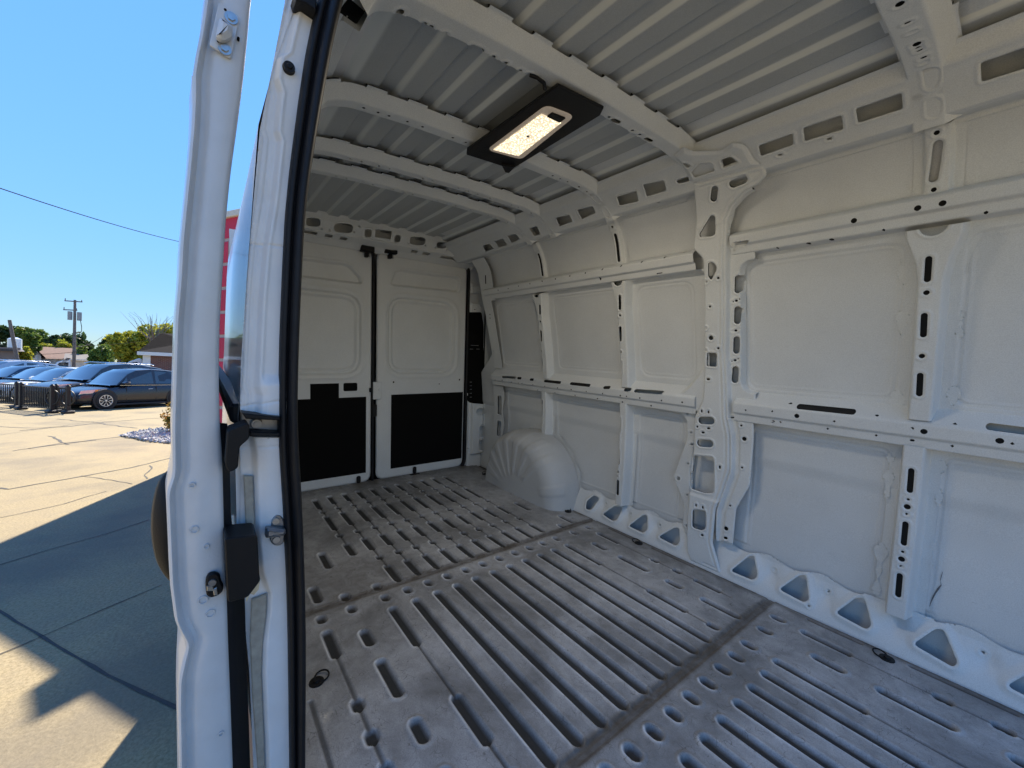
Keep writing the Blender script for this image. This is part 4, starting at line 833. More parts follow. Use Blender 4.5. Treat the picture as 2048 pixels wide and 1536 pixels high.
mesh_obj('door_gap_strip', [q for (y, z) in sv for q in ((XD+.010, y-.002, z), (XD+.030, y+.012+.018*float(sst(-z, -.75, -.55)), z), (XD+.05, y-.003, z))], [(3*i+k, 3*i+k+1, 3*i+k+4, 3*i+k+3) for i in range(len(sv)-1) for k in (0, 1)], M['rubber'], door, smooth=True)  # black strip added for the dark gap between door and body
def dplate(name, L, t, m, parent, ch=.002, r=0., x=XD): return plate(name, L, x-t, t+.001, m, parent, ch, r)
r4 = crop(400, 0, .08463)
gplate = dplate('guide_plate', [r4(*p) for p in ((440, 60), (490, 60), (900, 370), (935, 430), (750, 1340), (700, 1370), (230, 1070), (225, 1030))], .004, M['doorw'], door, .001, .004)
dplate('guide_wedge', [r4(*p) for p in ((470, 330), (790, 560), (770, 800), (600, 890), (500, 890), (370, 800))], .022, M['doorw'], gplate, .007, .006, XD-.003)
for p in ((740, 390), (585, 1120)):
    y, z = jp([r4(*p)], XD-.01)[0]; b = MB(); b.cyl((XD-.003, y, z), (XD-.007, y, z), .010, .010, 20); b.cyl((XD-.007, y, z), (XD-.010, y, z), .0065, .006, 6); b.build('guide_bolt', M['steel'], gplate, 30)
for p in ((595, 265), (430, 1010), (905, 930)):
    y, z = jp([r4(*p)], XD)[0]; b = MB(); b.cyl((XD+.004, y, z), (XD-.0045, y, z), .0022, .0022, 10); b.build('guide_hole', M['dark_backing'], gplate)
r5 = crop(250, 850, .4464)
lt = dplate('door_lock', [r5(*p) for p in ((362, 690), (375, 668), (405, 662), (425, 672), (432, 705), (442, 720), (440, 745), (420, 765), (385, 778), (365, 765), (360, 720))], .010, M['plastic'], door, .003, .004)
dplate('lock_claw', [r5(*p) for p in ((366, 722), (395, 722), (398, 735), (412, 728), (416, 762), (398, 765), (395, 745), (366, 745))], .004, M['steel'], lt, .001, .001, XD-.009)
y, z = jp([r5(391, 695)], XD)[0]; b = MB(); b.cyl((XD-.009, y, z), (XD-.013, y, z), .007, .006, 12); b.build('lock_screw', M['hinge'], lt, 30)
for i, (x_, y_, r_) in enumerate(((310, 470, .006), (350, 785, .007), (383, 845, .007), (300, 270, .004), (365, 545, .004), (430, 1385, .004))):  # spot-weld dimples
    y, z = jp([r5(x_, y_)], XD)[0]; b = MB(); b.ring((XD+.0005, y, z), (1, 0, 0), r_, .0012, 16, 6); b.build('weld_dimple', M['doorw'], door, 60)
# triangular piece of the outer skin by the top guide
plate('skin_edge', [(383, 150), (396, 163), (393, 190), (387, 230), (384, 218)], XD+.008, .006, M['white'], door, .001)
# outside handle of the sliding door: bow-shaped grip standing off the skin
hz = np.linspace(*[jp([p], XD+.10)[0][1] for p in ((338, 1182), (338, 942))], 40)
V = []; nh = 12
for k_, z in enumerate(hz):
    t = k_/39; w = max(.05, math.sin(math.pi*t)**.45); yo_ = np.interp(z, zs_, yo)
    hw_ = .040*max(.25, math.sin(math.pi*t)**.6)
    for i in range(nh):
        a = 2*math.pi*i/nh; V.append((XD+.125+hw_*math.cos(a), yo_+.004-.036*w*max(0, math.sin(a))-(.0 if math.sin(a) > 0 else -.004), z))
F = [(j*nh+i, j*nh+(i+1) % nh, (j+1)*nh+(i+1) % nh, (j+1)*nh+i) for j in range(39) for i in range(nh)]+[tuple(range(nh)), tuple(range(39*nh, 40*nh))]
hd = mesh_obj('door_handle', V, F, M['plastic'], door, smooth=True)
# ================================================================ OUTSIDE (level world)
def conc():
    m = mat('concrete_lot', (.4, .37, .31), .85, spec=.25); t = m.node_tree; b = t.nodes["Principled BSDF"]
    co = t.nodes.new("ShaderNodeTexCoord").outputs["Object"]
    fine = noise(t, co, 55, 6, .75); mid = noise(t, co, 4.5, 6, .65, .5); big = noise(t, co, .55, 5, .6, .3)
    c = mixc(t, ramp(t, fine, [(.36, (0, 0, 0)), (.62, (1, 1, 1))]), (.225, .178, .10), (.36, .292, .175))
    c = mixc(t, mth(t, 'MULTIPLY', ramp(t, mid, [(.45, (0, 0, 0)), (.72, (1, 1, 1))]), .35), c, (.2, .17, .13))
    c = mixc(t, mth(t, 'MULTIPLY', ramp(t, big, [(.5, (0, 0, 0)), (.66, (1, 1, 1))]), .55), c, (.13, .115, .095))
    t.links.new(c, b.inputs["Base Color"]); setbump(m, mth(t, 'ADD', mth(t, 'MULTIPLY', fine, .8), mth(t, 'MULTIPLY', mid, .5)), .6, .008)
    return m
M['conc'] = conc()
n = 60; rr_ = [0]+[1.5*1.16**k for k in range(45)]; V = [(0, 0, 0)]; F = []
for r in rr_[1:]:
    for i in range(n): V.append((r*math.cos(2*math.pi*i/n), r*math.sin(2*math.pi*i/n), 0))
for i in range(n): F.append((0, 1+i, 1+(i+1) % n))
for k in range(len(rr_)-2):
    for i in range(n): F.append((1+k*n+i, 1+(k+1)*n+i, 1+(k+1)*n+(i+1) % n, 1+k*n+(i+1) % n))
tag(mesh_obj('ground', V, F, M['conc'], None), 'broken tan concrete lot beside the van', kind='structure')
M['joint'] = mat('tar_joint', (.05, .045, .04), .8, noise=.3, nscale=30)
def crackline(L, w, jag=.012, seg=.12, name='pavement_joint', z=.004):
    P = [gp(*p)[:2] for p in L]; pts = []
    for a, b in zip(P[:-1], P[1:]):
        k = max(2, int(np.hypot(*(b-a))/seg)); pts += [a+(b-a)*i/k for i in range(k)]
    pts.append(P[-1]); pts = np.array(pts); nrm_ = np.gradient(pts, axis=0); nrm_ = np.c_[-nrm_[:, 1], nrm_[:, 0]]; nrm_ /= np.linalg.norm(nrm_, axis=1)[:, None]
    off = np.cumsum(rng.normal(0, jag*.5, len(pts))); off -= np.linspace(off[0], off[-1], len(pts)); pts = pts+nrm_*off[:, None]
    ww = w*(.6+.8*rng.random(len(pts)))/2; Lf = pts+nrm_*ww[:, None]; Rt = pts-nrm_*ww[:, None]
    V = [(p[0], p[1], z) for p in np.r_[Lf, Rt]]; k = len(pts); F = [(i, i+1, k+i+1, k+i) for i in range(k-1)]
    return V, F
jm = MB()
c0 = crop(0, 550, .22785); cg_ = crop(0, 880, .4269)
for L, w, jg in (([cg_(-200, 690), cg_(0, 805), cg_(215, 925), cg_(380, 1020), cg_(520, 1095), cg_(825, 1250), cg_(1150, 1420)], .016, .006), ([cg_(-100, 615), cg_(0, 585), cg_(230, 515), cg_(500, 440), cg_(700, 375)], .010, .006), ([cg_(0, 1005), cg_(215, 915), cg_(500, 790), cg_(760, 680)], .007, .006),
                 ([cg_(0, 225), cg_(40, 232), cg_(300, 185), cg_(600, 130), cg_(800, 85)], .03, .02), ([cg_(380, 168), cg_(520, 190), cg_(620, 207)], .012, .02), ([cg_(0, 365), cg_(300, 300), cg_(500, 240)], .01, .02), ([cg_(700, 120), cg_(715, 135), cg_(680, 160), cg_(690, 182)], .02, .02),
                 ([cg_(60, 52), cg_(290, 15), cg_(450, 2)], .04, .04), ([c0(180, 1365), c0(560, 1328), c0(900, 1290), c0(1420, 1255)], .06, .05), ([c0(420, 1415), c0(560, 1470), c0(600, 1490)], .04, .05), ([c0(250, 1525), c0(700, 1465), c0(1100, 1415), c0(1400, 1370)], .05, .04), ([c0(500, 1265), c0(900, 1305), c0(1200, 1345)], .05, .05), ([c0(0, 1330), c0(300, 1345), c0(600, 1325)], .03, .05)):
    jm.add(*crackline(L, w, jg))
tag(jm.build('pavement_joints', M['joint']), 'dark joints and cracks between the concrete slabs', kind='structure')
# ---- building whose roof edge throws the wide shadow
Q0 = gp(425, 800)*0; aS = np.array([math.cos(SUN_AZ), math.sin(SUN_AZ)]); dB = np.array([-.87, .49]); dB /= np.hypot(*dB)
cor = np.array([9.75, .19]); HB = at(458, 424, 9.4)[2]
print('building height', HB, 'sun el for corner', math.degrees(math.atan2(HB, np.hypot(*(cor-np.array([5.09, -1.65]))))))
m = mat('painted_block', (.55, .03, .07), .7); t = m.node_tree; br = t.nodes.new("ShaderNodeTexBrick"); co = t.nodes.new("ShaderNodeTexCoord").outputs["Object"]
br.inputs["Color1"].default_value = (.62, .02, .075, 1); br.inputs["Color2"].default_value = (.52, .018, .06, 1); br.inputs["Mortar"].default_value = (.42, .36, .33, 1); br.inputs["Scale"].default_value = 1
br.inputs["Brick Width"].default_value = .9; br.inputs["Row Height"].default_value = .45; br.inputs["Mortar Size"].default_value = .035; br.inputs["Mortar Smooth"].default_value = .3
sw = t.nodes.new("ShaderNodeSeparateXYZ"); cx_ = t.nodes.new("ShaderNodeCombineXYZ"); t.links.new(co, sw.inputs[0]); t.links.new(sw.outputs[0], cx_.inputs[0]); t.links.new(sw.outputs[2], cx_.inputs[1]); t.links.new(cx_.outputs[0], br.inputs[0])
nz = noise(t, co, 30, 4, .7); t.links.new(mixc(t, .35, br.outputs[0], mixc(t, nz, (.2, .01, .03), br.outputs[0])), t.nodes["Principled BSDF"].inputs["Base Color"]); setbump(m, mth(t, 'ADD', mth(t, 'MULTIPLY', br.outputs[1], -1), mth(t, 'MULTIPLY', nz, .5)), .7, .02)
M['coping'] = mat('pale_coping', (.6, .57, .5), .6, noise=.15, nscale=20)
bld = empty('block_building', (*cor, 0), math.atan2(dB[1], dB[0]), 'red painted block building with pale coping seen between the open door and the van', 'building')
LB = 13.
b = MB(); b.box((0, -8, 0), (LB, 0, HB-.12)); b.build('wall', m, bld)
b = MB(); b.box((-.05, -8.05, HB-.12), (LB+.05, .05, HB), .01); b.build('roof_coping', M['coping'], bld)
def to_wall(p):                                # shadow pixel on the ground -> point of the wall plane that casts it
    g = gp(*p)[:2]; A_ = np.array([[aS[0], -dB[0]], [aS[1], -dB[1]]]); s, k = np.linalg.solve(A_, cor-g); return k, s*math.tan(SUN_EL)
shadow_caster = empty('roof_shadow_caster', (*cor, 0), math.atan2(dB[1], dB[0]), 'unseen box on a leaning arm above the red building, added to cast its shadow', 'shadow_caster')  # unseen box and arm, shaped to cast the dark block on the ground
def wprism(L, name, par):
    P = [to_wall(p) for p in L]; b = MB(); b.prism(P, -.30, -.12, .01, f=lambda x, z, t_: (x, t_, z)); return b.build(name, M['coping'], par)
wprism([(-30, 1422), (0, 1403), (34, 1381), (48, 1382), (104, 1412), (20, 1467), (-30, 1496)], 'caster_box', shadow_caster); wprism([(66, 1396), (104, 1366), (136, 1338), (150, 1352), (104, 1394), (90, 1408)], 'caster_arm', shadow_caster)
# ---- cars
def paint(name, col, metal=.3, rough=.25): return mat(name, col, rough, metal=metal, coat=.5, spec=.5)
M['glass'] = mat('tinted_glass', (.02, .025, .03), .04, spec=.9, coat=1.); M['tyre'] = mat('tyre_rubber', (.02, .02, .02), .8)
M['rim'] = mat('alloy_rim', (.62, .62, .64), .3, metal=.8); M['chrome'] = mat('chrome_trim', (.75, .75, .75), .15, metal=1.)
M['lampglass'] = mat('headlamp_glass', (.6, .62, .65), .08, metal=.5, coat=1.); M['amber'] = mat('amber_lens', (.8, .25, .03), .2, coat=1.); M['dark'] = mat('dark_trim', (.015, .015, .016), .6)
def car(pm, kind, loc, rz, label, group='cars parked side by side across the lot', detail=True):
    # x runs from nose (0) to tail (L), y is the car's right(-)/left(+)
    L, Wd, Hh, suv = {'hatch': (4.2, 1.72, 1.50, 0), 'sedan': (4.7, 1.80, 1.45, 0), 'suv': (4.6, 1.86, 1.68, 1)}[kind]
    root = empty('parked_car', loc, rz, label, 'car', group); hw = Wd/2
    k = L/4.4; hb = .92 if not suv else 1.05     # belt
    st_ = [(0, .30, .52, .62), (.03, .22, .66, .80), (.12, .19, .72, .88), (.35, .17, .78, .95), (.8, .16, .86, .985), (1.15, .16, .92, 1.), (1.5, .16, .97, 1.), (2.6, .16, 1.0, 1.), (3.5, .17, 1.03, 1.), (4.0, .20, 1.04, .97), (4.28, .26, 1.0, .92), (4.4, .36, .80, .86)]
    V = []; nb = 0; xs = []
    for x, zb, zt, wf in st_:
        zt = zt*hb/1.0*.98; w = hw*wf
        ring = [(0, zb), (w*.80, zb), (w*.96, zb+.06), (w, zb+.22), (w*1.0, zt*.62), (w*.985, zt*.80), (w*.95, zt*.93), (w*.88, zt*.985), (w*.5, zt*1.012), (0, zt*1.02)]
        ring = ring+[(-a, z) for a, z in ring[-2:0:-1]]; nb = len(ring); V += [(x*k, a, z) for a, z in ring]
    F = [(j*nb+i, (j+1)*nb+i, (j+1)*nb+(i+1) % nb, j*nb+(i+1) % nb) for j in range(len(st_)-1) for i in range(nb)]+[tuple(range(nb))[::-1], tuple(range(len(V)-nb, len(V)))]
    body = mesh_obj('body', V, F, pm, root, smooth=True); body.data.set_sharp_from_angle(angle=math.radians(42))
    sb = body.modifiers.new('s', 'SUBSURF'); sb.levels = sb.render_levels = 1
    # greenhouse
    gx = [(1.05, hb*.93), (1.30, hb*.98), (1.72, Hh*.865), (2.05, Hh*.965), (2.6, Hh), (3.2, Hh*.985), (3.7, Hh*.94), (4.05, Hh*.80 if not suv else Hh*.9), (4.3, hb*.98)]
    gw = [.84, .84, .76, .71, .70, .69, .68, .70, .80]
    V = []
    for (x, z), w in zip(gx, gw): V += [(x*k, -hw*w, z), (x*k, -hw*w*.92, z+.018), (x*k, 0, z+.035), (x*k, hw*w*.92, z+.018), (x*k, hw*w, z)]
    ng = 5; nS = len(gx); top = lambda lo, hi: [(j*ng+i, (j+1)*ng+i, (j+1)*ng+i+1, j*ng+i+1) for j in range(lo, hi) for i in range(4)]
    gl = mesh_obj('windscreen', V, top(0, 3), M['glass'], body, smooth=True)
    rf = mesh_obj('roof', V, top(3, nS-2), pm, body, smooth=True); mesh_obj('rear_glass', V, top(nS-2, nS-1), M['glass'], body, smooth=True)
    for s_ in (-1, 1):                       # side glass, pillars and frames
        P = [(x*k, z) for (x, z) in gx]; Wt = [hw*w for w in gw]
        base = [(x*k, hb*.985) for x, _ in gx]
        V = []
        for (x, z), w in zip(P, Wt): V += [(x, s_*w*1.0, z), (x, s_*hw*.90, hb*.965)]
        mesh_obj('side_frame', V, [(2*i, 2*i+1, 2*i+3, 2*i+2) for i in range(len(P)-1)], pm, body)
        def pt(x, f): 
            zt = np.interp(x, [a for a, _ in P], [c for _, c in P]); w = np.interp(x, [a for a, _ in P], Wt); f2 = f
            zb = hb*.965; return (x, s_*(hw*.90+(w-hw*.90)*f2+.006), zb+(zt-zb)*f2)
        for x0, x1, mx in ((1.42, 1.66, 1), (1.72, 2.62, 1), (2.70, 3.50, 1), (3.58, 3.95, 1)):
            x0 *= k; x1 *= k; q = [pt(x0, .08), pt(x1, .08), pt(x1-.02, .90), pt(x0+.04, .90 if x0 > 1.7*k else .5)]
            if x0 < 1.7*k*1.02: q = [pt(x0, .10), pt(x1, .08), pt(x1, .86), pt(x0+.05, .5)]
            mesh_obj('side_window', q, [(0, 1, 2, 3)], M['glass'], body)
        if detail:
            mb = MB(); mb.box((1.38*k, s_*hw*.905-.012, hb*.945), (3.95*k, s_*hw*.905+.012, hb*.957)); mb.build('belt_trim', M['chrome'], body)
            for x0 in (2.35, 3.3): mb = MB(); mb.box((x0*k, s_*hw*.985-.015, hb*.78), (x0*k+.17, s_*hw*.985+.02, hb*.80), .006); mb.build('door_handle', M['chrome'], body)
            for x0 in (1.55, 2.66, 3.52): mb = MB(); mb.box((x0*k, s_*hw*.99-.012, .3), (x0*k+.012, s_*hw*.99+.003, hb*.93)); mb.build('door_seam', M['dark'], body)
            mb = MB(); mb.box((.75*k, s_*hw*.93-.04, .12), (3.6*k, s_*hw*.93+.05, .2), .02); mb.build('sill_trim', M['dark'], body)
        mb = MB(); mb.prism([(1.42*k, hb*.97), (1.62*k, hb*.98), (1.62*k, hb*1.10), (1.50*k, hb*1.12), (1.40*k, hb*1.05)], 0, .22, .04, f=lambda x, z, t: (x, s_*(hw*.90+t), z)); mb.build('mirror', pm, body, 40)
        # lamps
        mb = MB(); mb.prism([(.10*k, hb*.60), (.16*k, hb*.76), (.60*k, hb*.80), (.45*k, hb*.66)], 0, .12, .02, f=lambda x, z, t: (x, s_*(hw*.80+t*.0+np.interp(x/k, [.1, .35, .8], [.0, .12, .17])*hw+.02*(t > 0)), z)); mb.build('headlight', M['lampglass'], body, 40)
        mb = MB(); mb.prism([(.50*k, hb*.70), (.53*k, hb*.785), (.66*k, hb*.80)], 0, .02, 0, f=lambda x, z, t: (x, s_*(hw*.985+t), z)); mb.build('turn_lamp', M['amber'], body)
        mb = MB(); mb.cyl((.12*k, s_*hw*.66, .36), (.06*k, s_*hw*.66, .36), .055); mb.build('fog_lamp', M['lampglass'], body, 30)
    mb = MB(); mb.box((-.01, -hw*.45, .30), (.05*k, hw*.45, .50), .01); mb.build('grille', M['dark'], body)
    R_ = .325 if not suv else .36
    for x in (.84*k, 3.48*k):
        for s_ in (-1, 1):
            y = s_*(hw-.10)
            mb = MB(); mb.cyl((x, y-s_*.1, R_+.03), (x, s_*(hw+.004), R_+.03), R_+.055, R_+.055, 28); mb.build('wheel_well', M['dark'], body)
            w = empty('wheel', (x, s_*(hw-.065), R_), 0); w.parent = root
            mb = MB(); mb.ring((0, s_*.02, 0), (0, 1, 0), R_-.085, .085, 28, 8); mb.build('tyre', M['tyre'], w, 60)
            mb = MB(); mb.cyl((0, s_*.06, 0), (0, s_*.07, 0), .21, .21, 24)
            mb.build('hub_disc', M['dark'], w)
            mb = MB(); mb.ring((0, s_*.085, 0), (0, 1, 0), .205, .016, 28, 6)
            for i in range(5):
                a = 2*math.pi*i/5+.3; d = (math.cos(a), math.sin(a)); e = (-d[1], d[0])
                for q in (-.5, .5):
                    mb.prism([(d[0]*.03+e[0]*.03*q*2, d[1]*.03+e[1]*.03*q*2), (d[0]*.2+e[0]*(.055*q*2+.018), d[1]*.2+e[1]*(.055*q*2+.018)), (d[0]*.2+e[0]*(.055*q*2-.018), d[1]*.2+e[1]*(.055*q*2-.018))], .075, .10, 0, f=lambda a_, c_, t: (a_, s_*t, c_))
            mb.cyl((0, s_*.08, 0), (0, s_*.105, 0), .045, .035, 12); mb.build('rim', M['rim'], w, 30)
    if suv:
        for s_ in (-1, 1): mb = MB(); mb.tube([(1.9*k, s_*hw*.66, Hh+.01), (2.1*k, s_*hw*.66, Hh+.06), (3.6*k, s_*hw*.64, Hh+.05), (3.75*k, s_*hw*.64, Hh)], .018, 6); mb.build('roof_rail', M['chrome'], body, 60)
    return root
g0 = gp(238, 812, .2); g1 = gp(322, 804, .2); hdg = math.atan2(*(g1-g0)[[1, 0]]); print('car heading', math.degrees(hdg), g0, g1)
hdg = math.radians(50); ch_, sh_ = math.cos(hdg), math.sin(hdg)
wc = gp(210, 819); P0 = wc[:2]-np.array([ch_, sh_])*.84*4.2/4.4-np.array([-sh_, ch_])*(.86-.02)
def pos(i, gap=2.75, fwd=0.): return (P0[0]+(-sh_)*-1*0+(sh_)*-0+(-sh_)*gap*i*1.0+ch_*fwd, P0[1]+ch_*gap*i+sh_*fwd, 0)
side = 1
def posr(i, gap=2.75, fwd=0.): return (P0[0]+sh_*-gap*i*side*-1*0+(-sh_)*(-gap)*i*0+ROW[0]*gap*i+ch_*fwd, P0[1]+ROW[1]*gap*i+sh_*fwd, 0)
ROW = np.array([.88, -.475]); ROW = ROW/np.hypot(*ROW)
carlist = [('dark_grey', (.035, .035, .042), 'hatch', 0, 0, 'dark grey hatchback nearest the bush, its side and front wheel in full view'),
           ('graphite', (.06, .06, .065), 'suv', 1, .1, 'dark grey crossover with roof rails right behind the dark hatchback'),
           ('white_car', (.75, .75, .74), 'sedan', 2, -.1, 'white car with a bright bonnet behind the black railings, third in the row'),
           ('black_car', (.02, .02, .022), 'sedan', 3, .1, 'black car with a sloping windscreen beyond the white car'),
           ('blue_car', (.03, .05, .09), 'sedan', 4, 0., 'dark blue car fifth in the row of parked cars'),
           ('silver_car', (.5, .5, .52), 'suv', 5, .1, 'silver crossover sixth in the row of parked cars'),
           ('night_car', (.03, .03, .03), 'sedan', 6, 0., 'black car farthest along the row at the left edge')]
for nm, col, kd, i, f_, lb in carlist:
    car(paint(nm, col, .5 if nm != 'white_car' else 0), kd, posr(i, 2.7, f_), hdg, lb, detail=i < 3)
# white vans behind
def boxvan(u0, u1, vt, dist, label):
    a = at(u1, 728, dist); b_ = at(u0, 728, dist); z = at((u0+u1)/2, vt, dist)[2]; d = (b_-a)[:2]; Ln = np.hypot(*d)
    r = empty('parked_van', (a[0], a[1], 0), math.atan2(d[1], d[0]), label, 'van', 'white vans parked behind the cars')
    mb = MB(); mb.prism([(0, .35), (Ln, .35), (Ln, z-.15), (Ln-.1, z), (1.5, z), (.9, z*.86), (.55, z*.55), (0, z*.48)], 0, 1.9, .05, f=lambda x, zz, t: (Ln-x, t, zz)); bd = mb.build('body', M['white'], r, 30)
    mb = MB(); mb.prism([(.7, z*.58), (1.45, z*.58), (1.45, z*.86), (1.0, z*.84)], 0, .01, 0, f=lambda x, zz, t: (Ln-x, -t, zz)); mb.build('side_window', M['glass'], bd)
    for x in (2.2, 3.2, 4.2):
        if x < Ln: mb = MB(); mb.box((x, -.008, .5), (x+.03, -.001, z*.92)); mb.build('door_seam', M['dark'], bd)
    for x in (.8, Ln-.9): mb = MB(); mb.cyl((x, -.02, .35), (x, .25, .35), .35); mb.build('wheel', M['tyre'], r, 30)
boxvan(42, 76, 722, 46, 'low white van with a sloped nose behind the parked cars, left of the tall van'); boxvan(76, 141, 716, 44, 'long white panel van parked in front of the brown roofed house')
boxvan(228, 285, 716, 48, 'white vans behind the round tree beside the brick house')
# ---- black railings in front of the cars
M['iron'] = mat('black_iron', (.012, .012, .013), .5)
def railing(pa, pb, label):
    a = gp(*pa)[:2]; b_ = gp(*pb)[:2]; d = b_-a; Ln = np.hypot(*d); hgt = .86
    r = empty('iron_railing', (a[0], a[1], 0), math.atan2(d[1], d[0]), label, 'railing', 'black railings in front of the cars')
    for x in (0, Ln):
        mb = MB(); mb.box((x-.05, -.05, 0), (x+.05, .05, hgt+.04), .01); mb.cyl((x, 0, hgt+.04), (x, 0, hgt+.09), .06, .02, 10); mb.box((x-.14, -.14, 0), (x+.14, .14, .10), .03); mb.build('post', M['iron'], r, 30)
    mb = MB(); mb.box((0, -.02, hgt-.06), (Ln, .02, hgt-.02)); mb.build('top_rail', M['iron'], r); mb = MB(); mb.box((0, -.02, .12), (Ln, .02, .16)); mb.build('bottom_rail', M['iron'], r)
    n_ = min(90, max(3, int(Ln/.11))); 
    for i in range(1, n_): mb = MB(); x = Ln*i/n_; mb.box((x-.014, -.012, .16), (x+.014, .012, hgt-.06)); mb.build('bar', M['iron'], r)
    mb = MB(); mb.ring((Ln, 0, hgt-.35), (.3, 1, .1), .24, .02, 18, 6); mb.build('hose_loop', M['iron'], r, 60)
railing((-60, 808), (33, 816), 'black iron railing at the left edge of the photo'); railing((42, 819), (104, 826), 'black iron railing in the middle, before the white car bonnet'); railing((112, 824), (136, 827), 'short black iron railing beside the dark hatchback nose')
# ---- utility poles and wires
M['wood'] = mat('weathered_wood', (.16, .14, .13), .9, noise=.3, nscale=8)
pb = at(148, 728, 52); pt = at(150, 600, 52)
pole = empty('utility_pole', (pb[0], pb[1], 0), 0, 'tall wooden utility pole with crossarms and a transformer', 'pole')
zt = pt[2]; rel = pt[:2]-pb[:2]; dU = nrm(np.array([math.sin(math.atan2(pb[1], pb[0])), -math.cos(math.atan2(pb[1], pb[0]))]))
mb = MB(); mb.cyl((0, 0, 0), (rel[0], rel[1], zt), .13, .085, 10); mb.build('post', M['wood'], pole, 60)
def hpt(du, z): f = z/zt; return (rel[0]*f+dU[0]*du, rel[1]*f+dU[1]*du, z)
k_ = zt-at(148, 613, 52)[2]
for dz_, l0, l1 in ((.1, -.45, .62), (k_+.3, -.15, .68)):
    mb = MB(); mb.cyl(hpt(l0, zt-dz_), hpt(l1, zt-dz_-.06), .045, .045, 6); [mb.cyl(hpt(q, zt-dz_), hpt(q, zt-dz_+.16), .035, .03, 6) for q in (l0+.05, l1-.05)]; mb.build('crossarm', M['wood'], pole)
zt2 = at(148, 632, 52)[2]
for q in (-.28, .28): mb = MB(); mb.cyl(hpt(q, zt2-.36), hpt(q, zt2+.36), .15, .15, 12); mb.build('transformer', M['hinge'], pole, 30)
mb = MB(); mb.tube([hpt(-.3, zt2), hpt(-.42, zt2-.9), hpt(-.42, zt2-1.3), hpt(0, zt2-1.5)], .025, 6); mb.build('service_drop', M['plastic'], pole, 60)
a_ = at(30, 697, 44); b_ = at(19, 640, 44); lp_ = empty('leaning_pole', (a_[0], a_[1], 0), 0, 'bare leaning wooden pole at the left in front of the trees', 'pole'); mb = MB(); f_ = a_[2]/(b_[2]-a_[2]); base = a_-(b_-a_)*f_
mb.cyl((base[0]-a_[0], base[1]-a_[1], 0), (b_[0]-a_[0], b_[1]-a_[1], b_[2]), .12, .09, 8); mb.build('shaft', M['wood'], lp_, 60)
def wire(a, b, sag, r, label):
    a = np.array(a); b = np.array(b); pts = [a+(b-a)*t-np.array([0, 0, sag*4*t*(1-t)]) for t in np.linspace(0, 1, 30)]
    o = MB().tube(pts, r, 5).build('overhead_wire', M['plastic'], None, 60); tag(o, label, 'wire', 'overhead wires')
wire(at(-120, 335, 14), at(470, 503, 26), .25, .012, 'nearest overhead wire crossing the blue sky down to the right')
W0 = lambda q, z: np.array([pb[0], pb[1], 0])+np.array(hpt(q, z))
wire(W0(.2, zt2-2.6), at(420, 650, 60), .6, .014, 'thin wire running right from the utility pole to the bare tree'); wire(W0(.2, zt2-2.7), at(205, 673, 58), .3, .018, 'sagging wire dropping right from the utility pole')
wire(W0(-.6, zt2-2.9), at(-60, 690, 50), .5, .018, 'wire dropping left from the utility pole'); wire(W0(0, zt2-2.2), at(-80, 668, 60), .8, .012, 'higher thin wire running left from the utility pole')
# ---- houses
def house(name, u0, u1, veave, vridge, dist, depth, wallm, roofm, label, hip=False, gable_front=False, extra=None, yaw=0.):
    a = at(u1, 728, dist); b_ = at(u0, 728, dist); ze = at(u0 if hip else (u0+u1)/2, veave, dist)[2]; zr = at(u0 if hip else (u0+u1)/2, vridge, dist+(depth/2 if not hip else 0))[2]; d = (b_-a)[:2]; Ln = np.hypot(*d)
    r = empty(name, (a[0], a[1], 0), math.atan2(d[1], d[0])+yaw, label, 'house')
    mb = MB(); mb.box((0, 0, 0), (Ln, depth, ze)); 
    if gable_front: mb.add([(0, 0, ze), (Ln, 0, ze), (Ln/2, 0, zr), (0, .01, ze), (Ln, .01, ze), (Ln/2, .01, zr)], [(0, 1, 2), (3, 5, 4)])
    wl = mb.build('wall', wallm, r)
    o_ = .3; mb = MB()
    if gable_front: mb.add([(-o_, -o_, ze-.15), (Ln/2, -o_, zr+.05), (Ln+o_, -o_, ze-.15), (-o_, depth, ze-.15), (Ln/2, depth, zr+.05), (Ln+o_, depth, ze-.15)], [(0, 1, 4, 3), (1, 2, 5, 4)])
    elif hip: mb.add([(-o_, -o_, ze), (Ln+o_, -o_, ze), (Ln+o_, depth+o_, ze), (-o_, depth+o_, ze), (depth/2, depth/2, zr), (Ln-depth/2, depth/2, zr)], [(0, 1, 5, 4), (1, 2, 5), (2, 3, 4, 5), (3, 0, 4)])
    else: mb.add([(-o_, -o_, ze-.1), (Ln+o_, -o_, ze-.1), (Ln+o_, depth/2, zr), (-o_, depth/2, zr), (Ln+o_, depth+o_, ze-.1), (-o_, depth+o_, ze-.1)], [(0, 1, 2, 3), (3, 2, 4, 5)])
    mb.build('roof', roofm, r)
    if extra: extra(wl, Ln, ze, zr)
    return r
M['tan'] = mat('tan_stucco', (.20, .165, .15), .85, noise=.15, nscale=3); M['cream'] = mat('cream_siding', (.62, .60, .55), .7, noise=.1, nscale=3)
M['brownroof'] = mat('brown_shingle', (.17, .10, .08), .9, noise=.25, nscale=6); M['greyroof'] = mat('grey_shingle', (.14, .13, .13), .9, noise=.25, nscale=6); M['darkroof'] = mat('dark_shingle', (.014, .013, .015), 1., noise=.3, nscale=6, spec=.08)
M['trim'] = mat('white_trim', (.75, .75, .73), .5)
